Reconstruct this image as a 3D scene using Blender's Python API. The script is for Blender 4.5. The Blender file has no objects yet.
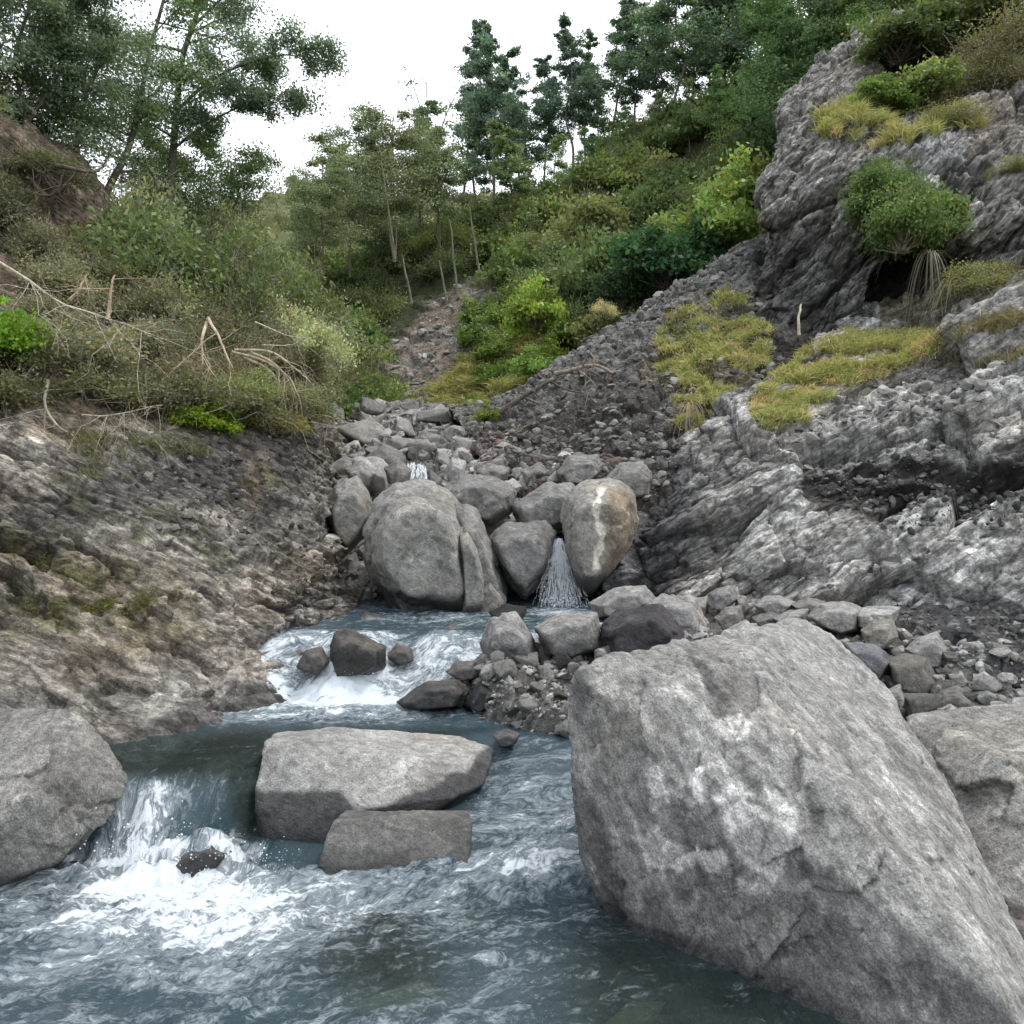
import bpy, math, random
import numpy as np
from mathutils import Vector, Euler
random.seed(7)
RNG = np.random.default_rng(7)
SC = bpy.context.scene
COL = SC.collection
CAMZ, FPX, CX, HY = 1.7, 853.33, 512.0, 512.0

def P(px, py, Y):
    return np.array([(px-CX)/FPX*Y, Y, CAMZ-(py-HY)/FPX*Y])
def px_of(p):
    return CX+FPX*p[:, 0]/p[:, 1], HY-FPX*(p[:, 2]-CAMZ)/p[:, 1]
def sstep(a, b, x):
    t = np.clip((x-a)/(b-a), 0, 1); return t*t*(3-2*t)

# ---------------------------------------------------------------- noise
_pr = np.random.default_rng(11)
_perm = _pr.permutation(4096).astype(np.int64)
_grad = _pr.normal(size=(4096, 3)); _grad /= np.linalg.norm(_grad, axis=1)[:, None]
_rnd = _pr.random((4096, 6))
def _h(i, j, k):
    return _perm[(_perm[(_perm[i & 4095]+j) & 4095]+k) & 4095]
def gnoise(p):
    i = np.floor(p).astype(np.int64); f = p-i
    u = f*f*f*(f*(f*6-15)+10)
    out = 0
    for dx in (0, 1):
        wx = u[:, 0] if dx else 1-u[:, 0]
        for dy in (0, 1):
            wy = u[:, 1] if dy else 1-u[:, 1]
            for dz in (0, 1):
                wz = u[:, 2] if dz else 1-u[:, 2]
                g = _grad[_h(i[:, 0]+dx, i[:, 1]+dy, i[:, 2]+dz)]
                d = (f[:, 0]-dx)*g[:, 0]+(f[:, 1]-dy)*g[:, 1]+(f[:, 2]-dz)*g[:, 2]
                out = out+wx*wy*wz*d
    return out*1.5
def fbm(p, octs=5, gain=0.5, lac=2.03, ridged=False):
    p = np.asarray(p, float); a = 1.0; s = 0.0; t = 0.0
    for o in range(octs):
        n = gnoise(p+o*17.3)
        if ridged: n = 1-2*np.abs(n)
        s = s+a*n; t += a; a *= gain; p = p*lac
    return s/t
def worley(p):
    p = np.asarray(p, float)
    i = np.floor(p).astype(np.int64); n = len(p)
    f1 = np.full(n, 9.0); f2 = np.full(n, 9.0); idx = np.zeros(n, np.int64); off = np.zeros((n, 3))
    for dx in (-1, 0, 1):
        for dy in (-1, 0, 1):
            for dz in (-1, 0, 1):
                h = _h(i[:, 0]+dx, i[:, 1]+dy, i[:, 2]+dz)
                r = _rnd[h]
                d = p-(i+np.array([dx, dy, dz])+r[:, :3])
                q = (d*d).sum(1)
                m = q < f1
                f2 = np.where(m, f1, np.minimum(f2, q))
                f1 = np.where(m, q, f1)
                idx = np.where(m, h, idx); off[m] = d[m]
    return np.sqrt(f1), np.sqrt(f2), idx, off
def facets(p, scale, amp, warp=0.25, M=None, tilt=1.1):
    q = p/scale
    if M is not None: q = q@M
    if warp: q = q+warp*np.stack([gnoise(q*1.1+5), gnoise(q*1.1+25), gnoise(q*1.1+45)], 1)
    f1, f2, idx, off = worley(q)
    r = _rnd[idx]
    return amp*((r[:, 3]-.5)+tilt*(off*_grad[idx]).sum(1)-0.35*np.exp(-(f2-f1)*14))
def strata_matrix(n, k):
    """squeezes space so cells are k times thinner along n"""
    n = np.array(n, float); n /= np.linalg.norm(n)
    return np.eye(3)+(k-1)*np.outer(n, n)

# ---------------------------------------------------------------- mesh building
def make_mesh(name, v, quads=None, tris=None, smooth=True):
    me = bpy.data.meshes.new(name)
    v = np.asarray(v, np.float32); me.vertices.add(len(v)); me.vertices.foreach_set('co', v.ravel())
    nq = 0 if quads is None else len(quads); nt = 0 if tris is None else len(tris)
    li = []
    if nq: li.append(np.asarray(quads, np.int32).ravel())
    if nt: li.append(np.asarray(tris, np.int32).ravel())
    li = np.concatenate(li)
    me.loops.add(len(li)); me.loops.foreach_set('vertex_index', li)
    me.polygons.add(nq+nt)
    st = np.concatenate([np.arange(nq)*4, nq*4+np.arange(nt)*3]).astype(np.int32)
    me.polygons.foreach_set('loop_start', st)
    if smooth: me.polygons.foreach_set('use_smooth', np.ones(nq+nt, bool))
    else: me.polygons.foreach_set('use_smooth', np.zeros(nq+nt, bool))
    me.update(calc_edges=True); me.validate()
    return me
def set_col(me, rgba, name='Col'):
    a = me.color_attributes.new(name, 'FLOAT_COLOR', 'POINT')
    rgba = np.asarray(rgba, np.float32)
    if rgba.shape[1] == 3: rgba = np.concatenate([rgba, np.zeros((len(rgba), 1), np.float32)], 1)
    a.data.foreach_set('color', rgba.ravel())
    w_ = me.attributes.new('wet', 'FLOAT', 'POINT'); w_.data.foreach_set('value', np.ascontiguousarray(rgba[:, 3], np.float32))
def store(me, ca):
    me.color_attributes['Col'].data.foreach_set('color', ca.ravel()); me.attributes['wet'].data.foreach_set('value', np.ascontiguousarray(ca[:, 3], np.float32))
def link(name, me, mat=None, parent=None, loc=None):
    o = bpy.data.objects.new(name, me); COL.objects.link(o)
    if mat and me is not None and len(me.materials) == 0: me.materials.append(mat)
    if parent is not None: o.parent = parent
    if loc is not None: o.location = [float(c) for c in loc]
    return o
def tag(o, label=None, cat=None, group=None, kind=None):
    if label: o['label'] = label
    if cat: o['category'] = cat
    if group: o['group'] = group
    if kind: o['kind'] = kind
    return o
def empty(name, loc):
    o = bpy.data.objects.new(name, None); COL.objects.link(o); o.location = [float(c) for c in loc]
    o.empty_display_size = 0.1
    return o
def grid_quads(nr, nc):
    i = np.arange(nr-1)[:, None]*nc+np.arange(nc-1)[None, :]
    return np.stack([i, i+1, i+nc+1, i+nc], -1).reshape(-1, 4)
def cr_resample(a, n, axis=0, ts=None):
    """Catmull-Rom along axis"""
    a = np.moveaxis(a, axis, 0); m = len(a)
    t = np.linspace(0, m-1, n) if ts is None else ts
    i = np.clip(t.astype(int), 0, m-2); f = (t-i).reshape(-1, *([1]*(a.ndim-1)))
    g = lambda k: a[np.clip(i+k, 0, m-1)]
    p0, p1, p2, p3 = g(-1), g(0), g(1), g(2)
    r = 0.5*((2*p1)+(-p0+p2)*f+(2*p0-5*p1+4*p2-p3)*f*f+(-p0+3*p1-3*p2+p3)*f*f*f)
    return np.moveaxis(r, 0, axis)
def patch(rows, nr, nc):
    c = np.array([[P(*q) for q in r] for r in rows])
    s = cr_resample(cr_resample(c, nr, 0), nc, 1)
    return s
def normals_of(s, toward=np.array([0, -0.6, 0.8])):
    du = np.gradient(s, axis=1); dv = np.gradient(s, axis=0)
    n = np.cross(du, dv); n /= np.linalg.norm(n, axis=2)[..., None]+1e-9
    if (n.reshape(-1, 3)@toward).mean() < 0: n = -n
    return n
def poly_mask(px, py, poly, soft=12):
    """soft inside mask of polygon in px"""
    poly = np.array(poly, float); n = len(poly)
    inside = np.zeros(len(px), bool); dist = np.full(len(px), 1e9)
    for k in range(n):
        x1, y1 = poly[k]; x2, y2 = poly[(k+1) % n]
        c = ((y1 > py) != (y2 > py)) & (px < (x2-x1)*(py-y1)/((y2-y1)+1e-9)+x1)
        inside ^= c
        t = np.clip(((px-x1)*(x2-x1)+(py-y1)*(y2-y1))/((x2-x1)**2+(y2-y1)**2+1e-9), 0, 1)
        dist = np.minimum(dist, np.hypot(px-x1-t*(x2-x1), py-y1-t*(y2-y1)))
    sd = np.where(inside, dist, -dist)
    return np.clip(0.5+sd/(2*soft), 0, 1)

# ---------------------------------------------------------------- node helpers
class NT:
    def __init__(s, mat):
        mat.use_nodes = True; s.t = mat.node_tree; s.t.nodes.clear()
        s.out = s.n('ShaderNodeOutputMaterial')
    def n(s, typ, **kw):
        x = s.t.nodes.new(typ)
        for k, v in kw.items(): setattr(x, k, v)
        return x
    def l(s, a, b): s.t.links.new(a, b)
    def val(s, sock, v):
        if hasattr(v, 'is_output'): s.l(v, sock)
        elif v is not None: sock.default_value = v
    def noise(s, vec, scale, detail=6, rough=0.6, dist=0.0):
        x = s.n('ShaderNodeTexNoise'); s.val(x.inputs['Vector'], vec)
        x.inputs['Scale'].default_value = scale; x.inputs['Detail'].default_value = detail
        x.inputs['Roughness'].default_value = rough; x.inputs['Distortion'].default_value = dist
        return x.outputs['Fac']
    def voro(s, vec, scale, feature='F1', out='Distance', rand=1.0):
        x = s.n('ShaderNodeTexVoronoi'); x.feature = feature; s.val(x.inputs['Vector'], vec)
        x.inputs['Scale'].default_value = scale; x.inputs['Randomness'].default_value = rand
        return x.outputs[out]
    def rng(s, v, a, b, c, d, smooth=False):
        x = s.n('ShaderNodeMapRange'); x.clamp = True
        if smooth: x.interpolation_type = 'SMOOTHSTEP'
        s.val(x.inputs[0], v)
        for i, q in enumerate((a, b, c, d)): s.val(x.inputs[i+1], q)
        return x.outputs[0]
    def math(s, op, a, b=None, c=None):
        x = s.n('ShaderNodeMath', operation=op); s.val(x.inputs[0], a)
        if b is not None: s.val(x.inputs[1], b)
        if c is not None: s.val(x.inputs[2], c)
        return x.outputs[0]
    def mix(s, fac, a, b, mode='MIX'):
        x = s.n('ShaderNodeMix', data_type='RGBA', blend_type=mode)
        s.val(x.inputs[0], fac)
        for sock, v in ((x.inputs[6], a), (x.inputs[7], b)):
            if isinstance(v, (tuple, list)) and len(v) == 3: v = (*v, 1)
            if isinstance(v, (int, float)): v = (v, v, v, 1)
            s.val(sock, v)
        return x.outputs[2]
    def mapping(s, vec, scale=(1, 1, 1), rot=(0, 0, 0), loc=(0, 0, 0)):
        x = s.n('ShaderNodeMapping'); s.val(x.inputs[0], vec)
        x.inputs[1].default_value = loc; x.inputs[2].default_value = rot; x.inputs[3].default_value = scale
        return x.outputs[0]
    def warp(s, vec, scale, amt):
        x = s.n('ShaderNodeTexNoise'); s.val(x.inputs['Vector'], vec); x.inputs['Scale'].default_value = scale
        x.inputs['Detail'].default_value = 3
        a = s.n('ShaderNodeVectorMath', operation='SUBTRACT'); s.l(x.outputs['Color'], a.inputs[0]); a.inputs[1].default_value = (.5, .5, .5)
        b = s.n('ShaderNodeVectorMath', operation='SCALE'); s.l(a.outputs[0], b.inputs[0]); b.inputs['Scale'].default_value = amt
        c = s.n('ShaderNodeVectorMath', operation='ADD'); s.l(b.outputs[0], c.inputs[0]); s.val(c.inputs[1], vec)
        return c.outputs[0]
    def bump(s, h, strength, dist, normal=None):
        x = s.n('ShaderNodeBump'); s.val(x.inputs['Strength'], strength); x.inputs['Distance'].default_value = dist
        s.val(x.inputs['Height'], h)
        if normal is not None: s.l(normal, x.inputs['Normal'])
        return x.outputs[0]

def rock_material(name, sc=1.0, contrast=1.0, sn=(0, 0, 1), strata=0.5, cracks=0.5, lichen=0.3, bumpd=0.02, objcol=True, speck=1.0, flake=.3, fsc=7.0):
    m = bpy.data.materials.new(name); t = NT(m)
    tc = t.n('ShaderNodeTexCoord').outputs['Object']
    wet = t.n('ShaderNodeAttribute', attribute_name='wet', attribute_type='GEOMETRY').outputs['Fac']
    oi = t.n('ShaderNodeObjectInfo')
    if objcol:
        sh = t.n('ShaderNodeVectorMath', operation='ADD'); t.l(tc, sh.inputs[0])
        cmb = t.n('ShaderNodeCombineXYZ'); r10 = t.math('MULTIPLY', oi.outputs['Random'], 30.0)
        t.l(r10, cmb.inputs[0]); t.l(cmb.outputs[0], sh.inputs[1]); tc = sh.outputs[0]
    at = t.n('ShaderNodeAttribute', attribute_name='Col', attribute_type='GEOMETRY')
    big = t.noise(tc, 1.7*sc, 5, .6, .4)
    mid = t.noise(tc, 11*sc, 8, .68, .3)
    fine = t.noise(tc, 60*sc, 8, .8)
    wv = t.warp(tc, 1.6*sc, .22/sc); sn = Vector(sn).normalized()
    dt = t.n('ShaderNodeVectorMath', operation='DOT_PRODUCT'); t.l(wv, dt.inputs[0]); dt.inputs[1].default_value = sn
    sq = t.n('ShaderNodeVectorMath', operation='SCALE'); sq.inputs[0].default_value = sn*9.0; t.l(dt.outputs['Value'], sq.inputs['Scale'])
    ad = t.n('ShaderNodeVectorMath', operation='ADD'); t.l(wv, ad.inputs[0]); t.l(sq.outputs[0], ad.inputs[1])
    st = t.noise(ad.outputs[0], 2.2*sc, 8, .7)
    # broken flakes lying in the bedding, each with its own tone
    a2 = t.n('ShaderNodeVectorMath', operation='SCALE'); a2.inputs[0].default_value = sn*2.6; t.l(dt.outputs['Value'], a2.inputs['Scale'])
    a3 = t.n('ShaderNodeVectorMath', operation='ADD'); t.l(t.warp(wv, 9*sc, .06/sc), a3.inputs[0]); t.l(a2.outputs[0], a3.inputs[1])
    def cells(scale):
        vo = t.n('ShaderNodeTexVoronoi'); vo.inputs['Scale'].default_value = scale; t.l(a3.outputs[0], vo.inputs['Vector'])
        sp = t.n('ShaderNodeSeparateColor'); t.l(vo.outputs['Color'], sp.inputs[0]); return sp.outputs[0]
    fl1 = cells(fsc*sc); fl2 = cells(fsc*3.1*sc)
    fl = t.math('ADD', t.math('MULTIPLY', fl1, .5), t.math('MULTIPLY', fl2, .5))
    crk = t.voro(t.warp(tc, 3*sc, .25/sc), 3.2*sc, 'DISTANCE_TO_EDGE')
    crk = t.rng(crk, 0.0, 0.035, 0.0, 1.0, True)
    col = t.mix(1.0, at.outputs['Color'], oi.outputs['Color'], 'MULTIPLY') if objcol else at.outputs['Color']
    c = contrast
    f1 = t.rng(big, .3, .7, 1-.28*c, 1+.28*c)
    f2 = t.rng(mid, .38, .62, 1-.42*c, 1+.38*c)
    f3 = t.rng(st, .39, .61, 1-.42*strata*c, 1+.38*strata*c)
    f4 = t.rng(fine, .38, .62, 1-.34*speck, 1+.34*speck)
    g = t.math('MULTIPLY', t.math('MULTIPLY', f1, f2), t.math('MULTIPLY', f3, f4))
    g = t.math('MULTIPLY', g, t.rng(fl, .1, .9, 1-flake, 1+flake))
    pit = t.noise(tc, 30*sc, 4, .7, 1.0); g = t.math('MULTIPLY', g, t.rng(pit, .33, .42, .62, 1))
    g = t.math('MULTIPLY', g, t.rng(crk, 0, 1, 1-.5*cracks, 1)); g = t.math('MULTIPLY', g, .98)
    cmb = t.n('ShaderNodeCombineXYZ')
    for k in range(3): t.l(g, cmb.inputs[k])
    col = t.mix(1.0, col, cmb.outputs[0], 'MULTIPLY')
    # pale lichen / dust blotches, brownish stain
    li = t.noise(t.warp(tc, 9*sc, .08/sc), 3.1*sc, 6, .7, .5)
    lf = t.math('MULTIPLY', t.rng(li, .56, .64, 0, 1, True), lichen)
    lf = t.math('MULTIPLY', lf, t.math('SUBTRACT', 1.0, wet))
    pale = t.mix(1.0, col, (1.7, 1.68, 1.6), 'MULTIPLY')
    col = t.mix(lf, col, pale)
    br = t.noise(tc, 0.9*sc, 4, .6)
    col = t.mix(t.rng(br, .52, .72, 0, .35), col, t.mix(1.0, col, (1.12, .96, .78), 'MULTIPLY'))
    dark = t.mix(1.0, col, (.30, .30, .32), 'MULTIPLY')
    col = t.mix(wet, col, dark)
    bs = t.n('ShaderNodeBsdfPrincipled'); t.l(col, bs.inputs['Base Color'])
    t.l(t.rng(wet, 0, 1, .9, .3), bs.inputs['Roughness'])
    bs.inputs['Specular IOR Level'].default_value = 0.35
    h = t.math('ADD', t.math('MULTIPLY', mid, 1.0), t.math('MULTIPLY', st, .9*strata))
    h = t.math('ADD', h, t.math('MULTIPLY', fine, .22*speck)); h = t.math('ADD', h, t.math('MULTIPLY', crk, .25*cracks))
    h = t.math('ADD', h, t.math('MULTIPLY', fl, flake*1.1))
    t.l(t.bump(h, .9, bumpd*2.2), bs.inputs['Normal'])
    t.l(bs.outputs[0], t.out.inputs[0])
    return m

def leaf_material(name, trans=0.35):
    m = bpy.data.materials.new(name); t = NT(m)
    at = t.n('ShaderNodeAttribute', attribute_name='Col', attribute_type='GEOMETRY')
    oi = t.n('ShaderNodeObjectInfo')
    col = t.mix(1.0, at.outputs['Color'], oi.outputs['Color'], 'MULTIPLY')
    d = t.n('ShaderNodeBsdfPrincipled'); t.l(col, d.inputs['Base Color']); d.inputs['Roughness'].default_value = .55
    d.inputs['Specular IOR Level'].default_value = .35
    tr = t.n('ShaderNodeBsdfTranslucent'); t.l(t.mix(1.0, col, (1.25, 1.3, .7), 'MULTIPLY'), tr.inputs['Color'])
    mx = t.n('ShaderNodeMixShader'); mx.inputs[0].default_value = trans
    t.l(d.outputs[0], mx.inputs[1]); t.l(tr.outputs[0], mx.inputs[2]); t.l(mx.outputs[0], t.out.inputs[0])
    return m
def bark_material(name, col=(.14, .12, .105)):
    m = bpy.data.materials.new(name); t = NT(m)
    tc = t.n('ShaderNodeTexCoord').outputs['Object']; oi = t.n('ShaderNodeObjectInfo')
    nz = t.noise(t.mapping(tc, scale=(1, 1, .25)), 22, 6, .7)
    c = t.mix(1.0, (*col, 1), oi.outputs['Color'], 'MULTIPLY')
    c = t.mix(t.rng(nz, .35, .65, 0, 1), t.mix(1.0, c, (.55, .52, .5), 'MULTIPLY'), t.mix(1.0, c, (1.5, 1.5, 1.45), 'MULTIPLY'))
    b = t.n('ShaderNodeBsdfPrincipled'); t.l(c, b.inputs['Base Color']); b.inputs['Roughness'].default_value = .85
    t.l(t.bump(nz, .8, .02), b.inputs['Normal']); t.l(b.outputs[0], t.out.inputs[0])
    return m
# ================================================================ camera, light, sky
cam = bpy.data.cameras.new('camera'); co = bpy.data.objects.new('camera', cam); COL.objects.link(co)
co.location = (0, 0, CAMZ); co.rotation_euler = (math.radians(90), 0, 0)
cam.sensor_width = 36; cam.lens = 36*FPX/1024; cam.clip_end = 3000; cam.clip_start = 0.05
SC.camera = co
SC.view_settings.view_transform = 'Standard'; SC.view_settings.look = 'None'; SC.view_settings.exposure = 0
SUN_EL, SUN_AZ = 66, 75       # azimuth clockwise from +Y
w = bpy.data.worlds.new('World'); SC.world = w; w.use_nodes = True
nt = w.node_tree; nt.nodes.clear()
sky = nt.nodes.new('ShaderNodeTexSky'); sky.sky_type = 'NISHITA'; sky.sun_disc = False
sky.sun_elevation = math.radians(SUN_EL); sky.sun_rotation = math.radians(SUN_AZ); sky.air_density = 1.2; sky.dust_density = 3
sc_ = nt.nodes.new('ShaderNodeVectorMath'); sc_.operation = 'SCALE'; sc_.inputs['Scale'].default_value = 0.11
nt.links.new(sky.outputs[0], sc_.inputs[0])
tcw = nt.nodes.new('ShaderNodeTexCoord')
nz = nt.nodes.new('ShaderNodeTexNoise'); nz.inputs['Scale'].default_value = 1.6; nz.inputs['Detail'].default_value = 5
nt.links.new(tcw.outputs['Generated'], nz.inputs['Vector'])
mr = nt.nodes.new('ShaderNodeMapRange'); mr.inputs[1].default_value = .35; mr.inputs[2].default_value = .6; mr.inputs[3].default_value = .4; mr.inputs[4].default_value = .97
nt.links.new(nz.outputs['Fac'], mr.inputs[0])
mxw = nt.nodes.new('ShaderNodeMix'); mxw.data_type = 'RGBA'
nt.links.new(mr.outputs[0], mxw.inputs[0]); nt.links.new(sc_.outputs[0], mxw.inputs[6]); mxw.inputs[7].default_value = (1.68, 1.75, 1.86, 1)
bg = nt.nodes.new('ShaderNodeBackground'); bg.inputs[1].default_value = 1.0
nt.links.new(mxw.outputs[2], bg.inputs[0])
wo = nt.nodes.new('ShaderNodeOutputWorld'); nt.links.new(bg.outputs[0], wo.inputs[0])
sl = bpy.data.lights.new('sun', 'SUN'); sl.energy = 2.0; sl.angle = math.radians(14); sl.color = (1, .96, .9)
so = bpy.data.objects.new('sun', sl); COL.objects.link(so)
az = math.radians(SUN_AZ); el = math.radians(SUN_EL)
sd = Vector((math.sin(az)*math.cos(el), math.cos(az)*math.cos(el), math.sin(el)))
so.rotation_euler = (-sd).to_track_quat('-Z', 'Y').to_euler()

# ================================================================ materials
M_left = rock_material('left_bank_rock', 1.0, 1.0, (.42, .1, .9), 1.0, .35, .3, .03, False, 1.0, .45, 5.0)
M_right = rock_material('right_bank_rock', 1.0, 1.1, (-.5, .15, .8), .8, .35, .35, .022, False, 1.0, .42, 4.0)
M_cliff = rock_material('cliff_rock', .8, 1.1, (-.7, .2, .65), 1.0, .2, .25, .05, False, 1.0, .5, 4.0)
M_soil = rock_material('loose_soil', 1.6, 1.1, (0, 0, 1), .15, 0, .15, .03, False)
M_bed = rock_material('stream_bed_rock', 1.5, .8, (0, 0, 1), .2, .2, .2, .02, False)
M_boulder = rock_material('boulder_rock', 1.9, .62, (.5, .3, .8), .4, .10, .6, .012, True, 1.2, .12, 9.0)
M_bigrock = rock_material('big_boulder_rock', 2.1, .70, (.85, .1, .35), .5, .03, .8, .012, True, 1.3, .22, 14.0)
M_stone = rock_material('loose_stone', 3.0, .75, (.5, .1, .8), .4, .1, .35, .008, True, .7)
M_leaf = leaf_material('leaves')
M_grass = leaf_material('grass_blades', .3)
M_bark = bark_material('bark')
M_dead = bark_material('dead_wood', (.36, .32, .27))

PATCHES = {}
def terrain(name, rows, nr, nc, dispf, colf, mat):
    s = patch(rows, nr, nc); n = normals_of(s)
    p = s.reshape(-1, 3); nn = n.reshape(-1, 3)
    px, py = px_of(p)
    d = dispf(p, px, py)
    q = p+nn*d[:, None]
    S = q.reshape(nr, nc, 3)
    col = colf(q, px, py, d)
    me = make_mesh(name, q, grid_quads(nr, nc)); set_col(me, np.clip(col, 0, 1))
    o = link(name, me, mat); tag(o, kind='structure')
    n2 = normals_of(S).reshape(-1, 3)
    qx, qy = px_of(q)
    PATCHES[name] = dict(p=q, n=n2, px=qx, py=qy)
    return o
def lerp(a, b, t):
    return a*(1-t[:, None])+np.array(b)[None, :]*t[:, None]

# ---- one big ground sheet, under everything, out to the horizon
g = 60; xs = np.linspace(-1500, 1500, g); ys = np.linspace(-1500, 1500, g)
X, Y = np.meshgrid(xs, ys); Z = np.full_like(X, -1.2)
me = make_mesh('ground', np.stack([X, Y, Z], -1).reshape(-1, 3), grid_quads(g, g)); set_col(me, np.tile([.08, .10, .05, 0], (g*g, 1)))
tag(link('ground', me, M_soil), kind='structure')

# ---- left bank
WATER_L = [(-400, 870), (0, 760), (120, 745), (190, 722), (240, 705), (300, 680), (330, 650), (350, 618), (420, 610)]
def wl_of(px): return np.interp(px, [a for a, b in WATER_L], [b for a, b in WATER_L])
MS_L = strata_matrix((.42, .15, .9), 3.0)
def disp_left(p, px, py):
    rock = sstep(380, 470, py)
    d = (facets(p, 1.3, .15, .3, MS_L)+facets(p+3, .42, .07, .3, MS_L))*(1-.7*poly_mask(px, py, [(60, 430), (330, 400), (335, 500), (300, 560), (230, 560), (100, 530)], 25))+facets(p+9, .17, .035, .3, MS_L)
    d2 = fbm(p*1.2, 5, .55)*.35
    smooth = poly_mask(px, py, [(-300, 600), (120, 610), (260, 660), (250, 720), (120, 760), (-300, 900)], 30)*.55
    return d*rock*(1-smooth)+d2*(1-rock*.6)+.05*fbm(p*7, 3)
def col_left(p, px, py, d):
    n = fbm(p*1.5, 5); n2 = fbm(p*5+7, 4); n3 = fbm(p*(np.array([1.2, 1.2, 8])@np.eye(3))+3, 4)
    c = np.tile([.44, .405, .35], (len(p), 1))
    c = c*(1+.35*n3+.25*n)[:, None]
    # tan ochre areas
    c = lerp(c, (.27, .205, .135), sstep(-.1, .25, fbm(p*.9+20, 4))*.6)
    # dark loose slope under the scrub
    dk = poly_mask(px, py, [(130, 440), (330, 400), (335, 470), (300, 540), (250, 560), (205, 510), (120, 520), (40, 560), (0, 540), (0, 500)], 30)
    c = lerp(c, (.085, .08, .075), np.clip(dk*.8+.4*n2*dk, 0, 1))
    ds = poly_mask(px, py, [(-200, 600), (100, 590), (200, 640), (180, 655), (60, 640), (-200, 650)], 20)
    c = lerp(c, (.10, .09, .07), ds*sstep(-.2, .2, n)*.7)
    # moss
    ms = poly_mask(px, py, [(-300, 500), (40, 530), (120, 560), (200, 600), (190, 635), (40, 640), (-300, 640)], 26)
    c = lerp(c, (.115, .115, .035), np.clip(ms*sstep(-.2, .2, n2)*.8, 0, 1))
    c = lerp(c, (.10, .11, .04), sstep(.12, .35, fbm(p*2.3+40, 4))*.6*(py < 660))
    c = lerp(c, (.28, .20, .12), poly_mask(px, py, [(240, 455), (266, 465), (264, 505), (252, 510)], 9)*.35)
    # soil above
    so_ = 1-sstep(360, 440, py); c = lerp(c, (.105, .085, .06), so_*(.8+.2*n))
    cl = poly_mask(px, py, [(-300, 90), (70, 120), (110, 240), (60, 290), (-300, 200)], 20)
    c = lerp(c, (.25, .19, .14), cl*sstep(-.35, .1, n2))
    # pale grey river-worn lower shelf
    lo = sstep(0, 45, py-(wl_of(px)-95)); c = lerp(c, (.33, .32, .30), lo*.6)
    c = c*(1+.3*n3*lo)[:, None]
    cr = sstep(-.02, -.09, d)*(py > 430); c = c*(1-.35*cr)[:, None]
    wet = sstep(-28, -4, py-wl_of(px)+8*n)*.9
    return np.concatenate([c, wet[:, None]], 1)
L = [[(-420, 1000, 3.6), (-150, 900, 3.9), (0, 800, 4.5), (110, 772, 4.75), (190, 745, 5.2), (262, 722, 5.9), (325, 675, 6.9), (385, 625, 8.7), (420, 600, 10)],
     [(-420, 800, 4.2), (-150, 740, 4.5), (0, 700, 4.95), (110, 690, 5.3), (190, 672, 5.8), (255, 655, 6.5), (318, 628, 7.3), (365, 590, 8.9), (400, 580, 10.5)],
     [(-420, 620, 4.8), (-150, 600, 5.2), (0, 605, 5.6), (110, 603, 6.0), (190, 600, 6.4), (262, 592, 6.8), (318, 565, 7.7), (345, 540, 9.1), (375, 540, 11)],
     [(-420, 520, 5.2), (-150, 520, 5.8), (0, 520, 6.2), (110, 520, 6.7), (200, 510, 7.2), (268, 492, 7.8), (310, 482, 8.6), (326, 470, 10), (345, 470, 12)],
     [(-420, 400, 6), (-150, 410, 6.5), (0, 440, 6.9), (110, 442, 7.4), (200, 440, 8), (265, 432, 8.7), (302, 428, 9.6), (318, 420, 11.6), (335, 425, 14)],
     [(-420, 300, 7), (-150, 300, 7.5), (0, 350, 8), (100, 360, 8.7), (200, 370, 9.6), (262, 372, 10.5), (292, 380, 12), (305, 385, 14), (320, 400, 17)],
     [(-420, 120, 8.5), (-150, 130, 9), (0, 225, 9.6), (70, 250, 10.6), (160, 290, 11.8), (230, 310, 13), (270, 325, 14.5), (285, 345, 17), (300, 370, 20)],
     [(-420, -80, 9.6), (-150, -20, 10.2), (0, 115, 11), (82, 165, 12), (128, 245, 13), (185, 280, 15), (225, 300, 17), (250, 320, 20), (270, 350, 23)],
     [(-420, -20, 16), (-150, 40, 17), (-20, 170, 17), (60, 230, 17), (110, 270, 18), (170, 300, 19), (210, 320, 21), (240, 350, 24), (260, 370, 27)]]
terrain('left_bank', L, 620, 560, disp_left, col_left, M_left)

# ---- scree slope
S = [[(425, 440, 17), (520, 420, 17), (600, 370, 17), (680, 320, 18), (750, 280, 18), (800, 290, 18)],
     [(450, 414, 14.3), (520, 388, 14.5), (600, 337, 14.5), (680, 284, 14.8), (752, 243, 15.2), (800, 240, 15.5)],
     [(465, 432, 12.9), (540, 422, 12.4), (615, 395, 12.2), (690, 350, 12.6), (762, 300, 13), (820, 300, 13.2)],
     [(480, 455, 11.4), (560, 455, 10.9), (635, 440, 10.4), (695, 405, 11), (765, 370, 11.6), (830, 365, 11.8)],
     [(500, 480, 10.5), (575, 482, 10), (645, 475, 9.5), (700, 450, 10), (765, 415, 10.6), (840, 410, 11)],
     [(520, 530, 9.6), (590, 530, 9.3), (655, 530, 9.1), (720, 510, 9.4), (780, 480, 10), (850, 480, 10.4)]]
GR1 = [(668, 315), (700, 300), (740, 285), (768, 330), (768, 365), (730, 400), (720, 430), (680, 432), (668, 405), (640, 380), (650, 345)]
GR2 = [(745, 405), (790, 362), (830, 335), (950, 330), (960, 350), (880, 375), (815, 412), (790, 432), (755, 425)]
def disp_scree(p, px, py):
    return fbm(p*.8, 4)*.22+facets(p, .5, .10, .3)+facets(p+4, .2, .06, .3)+.05*fbm(p*8, 3)
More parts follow.
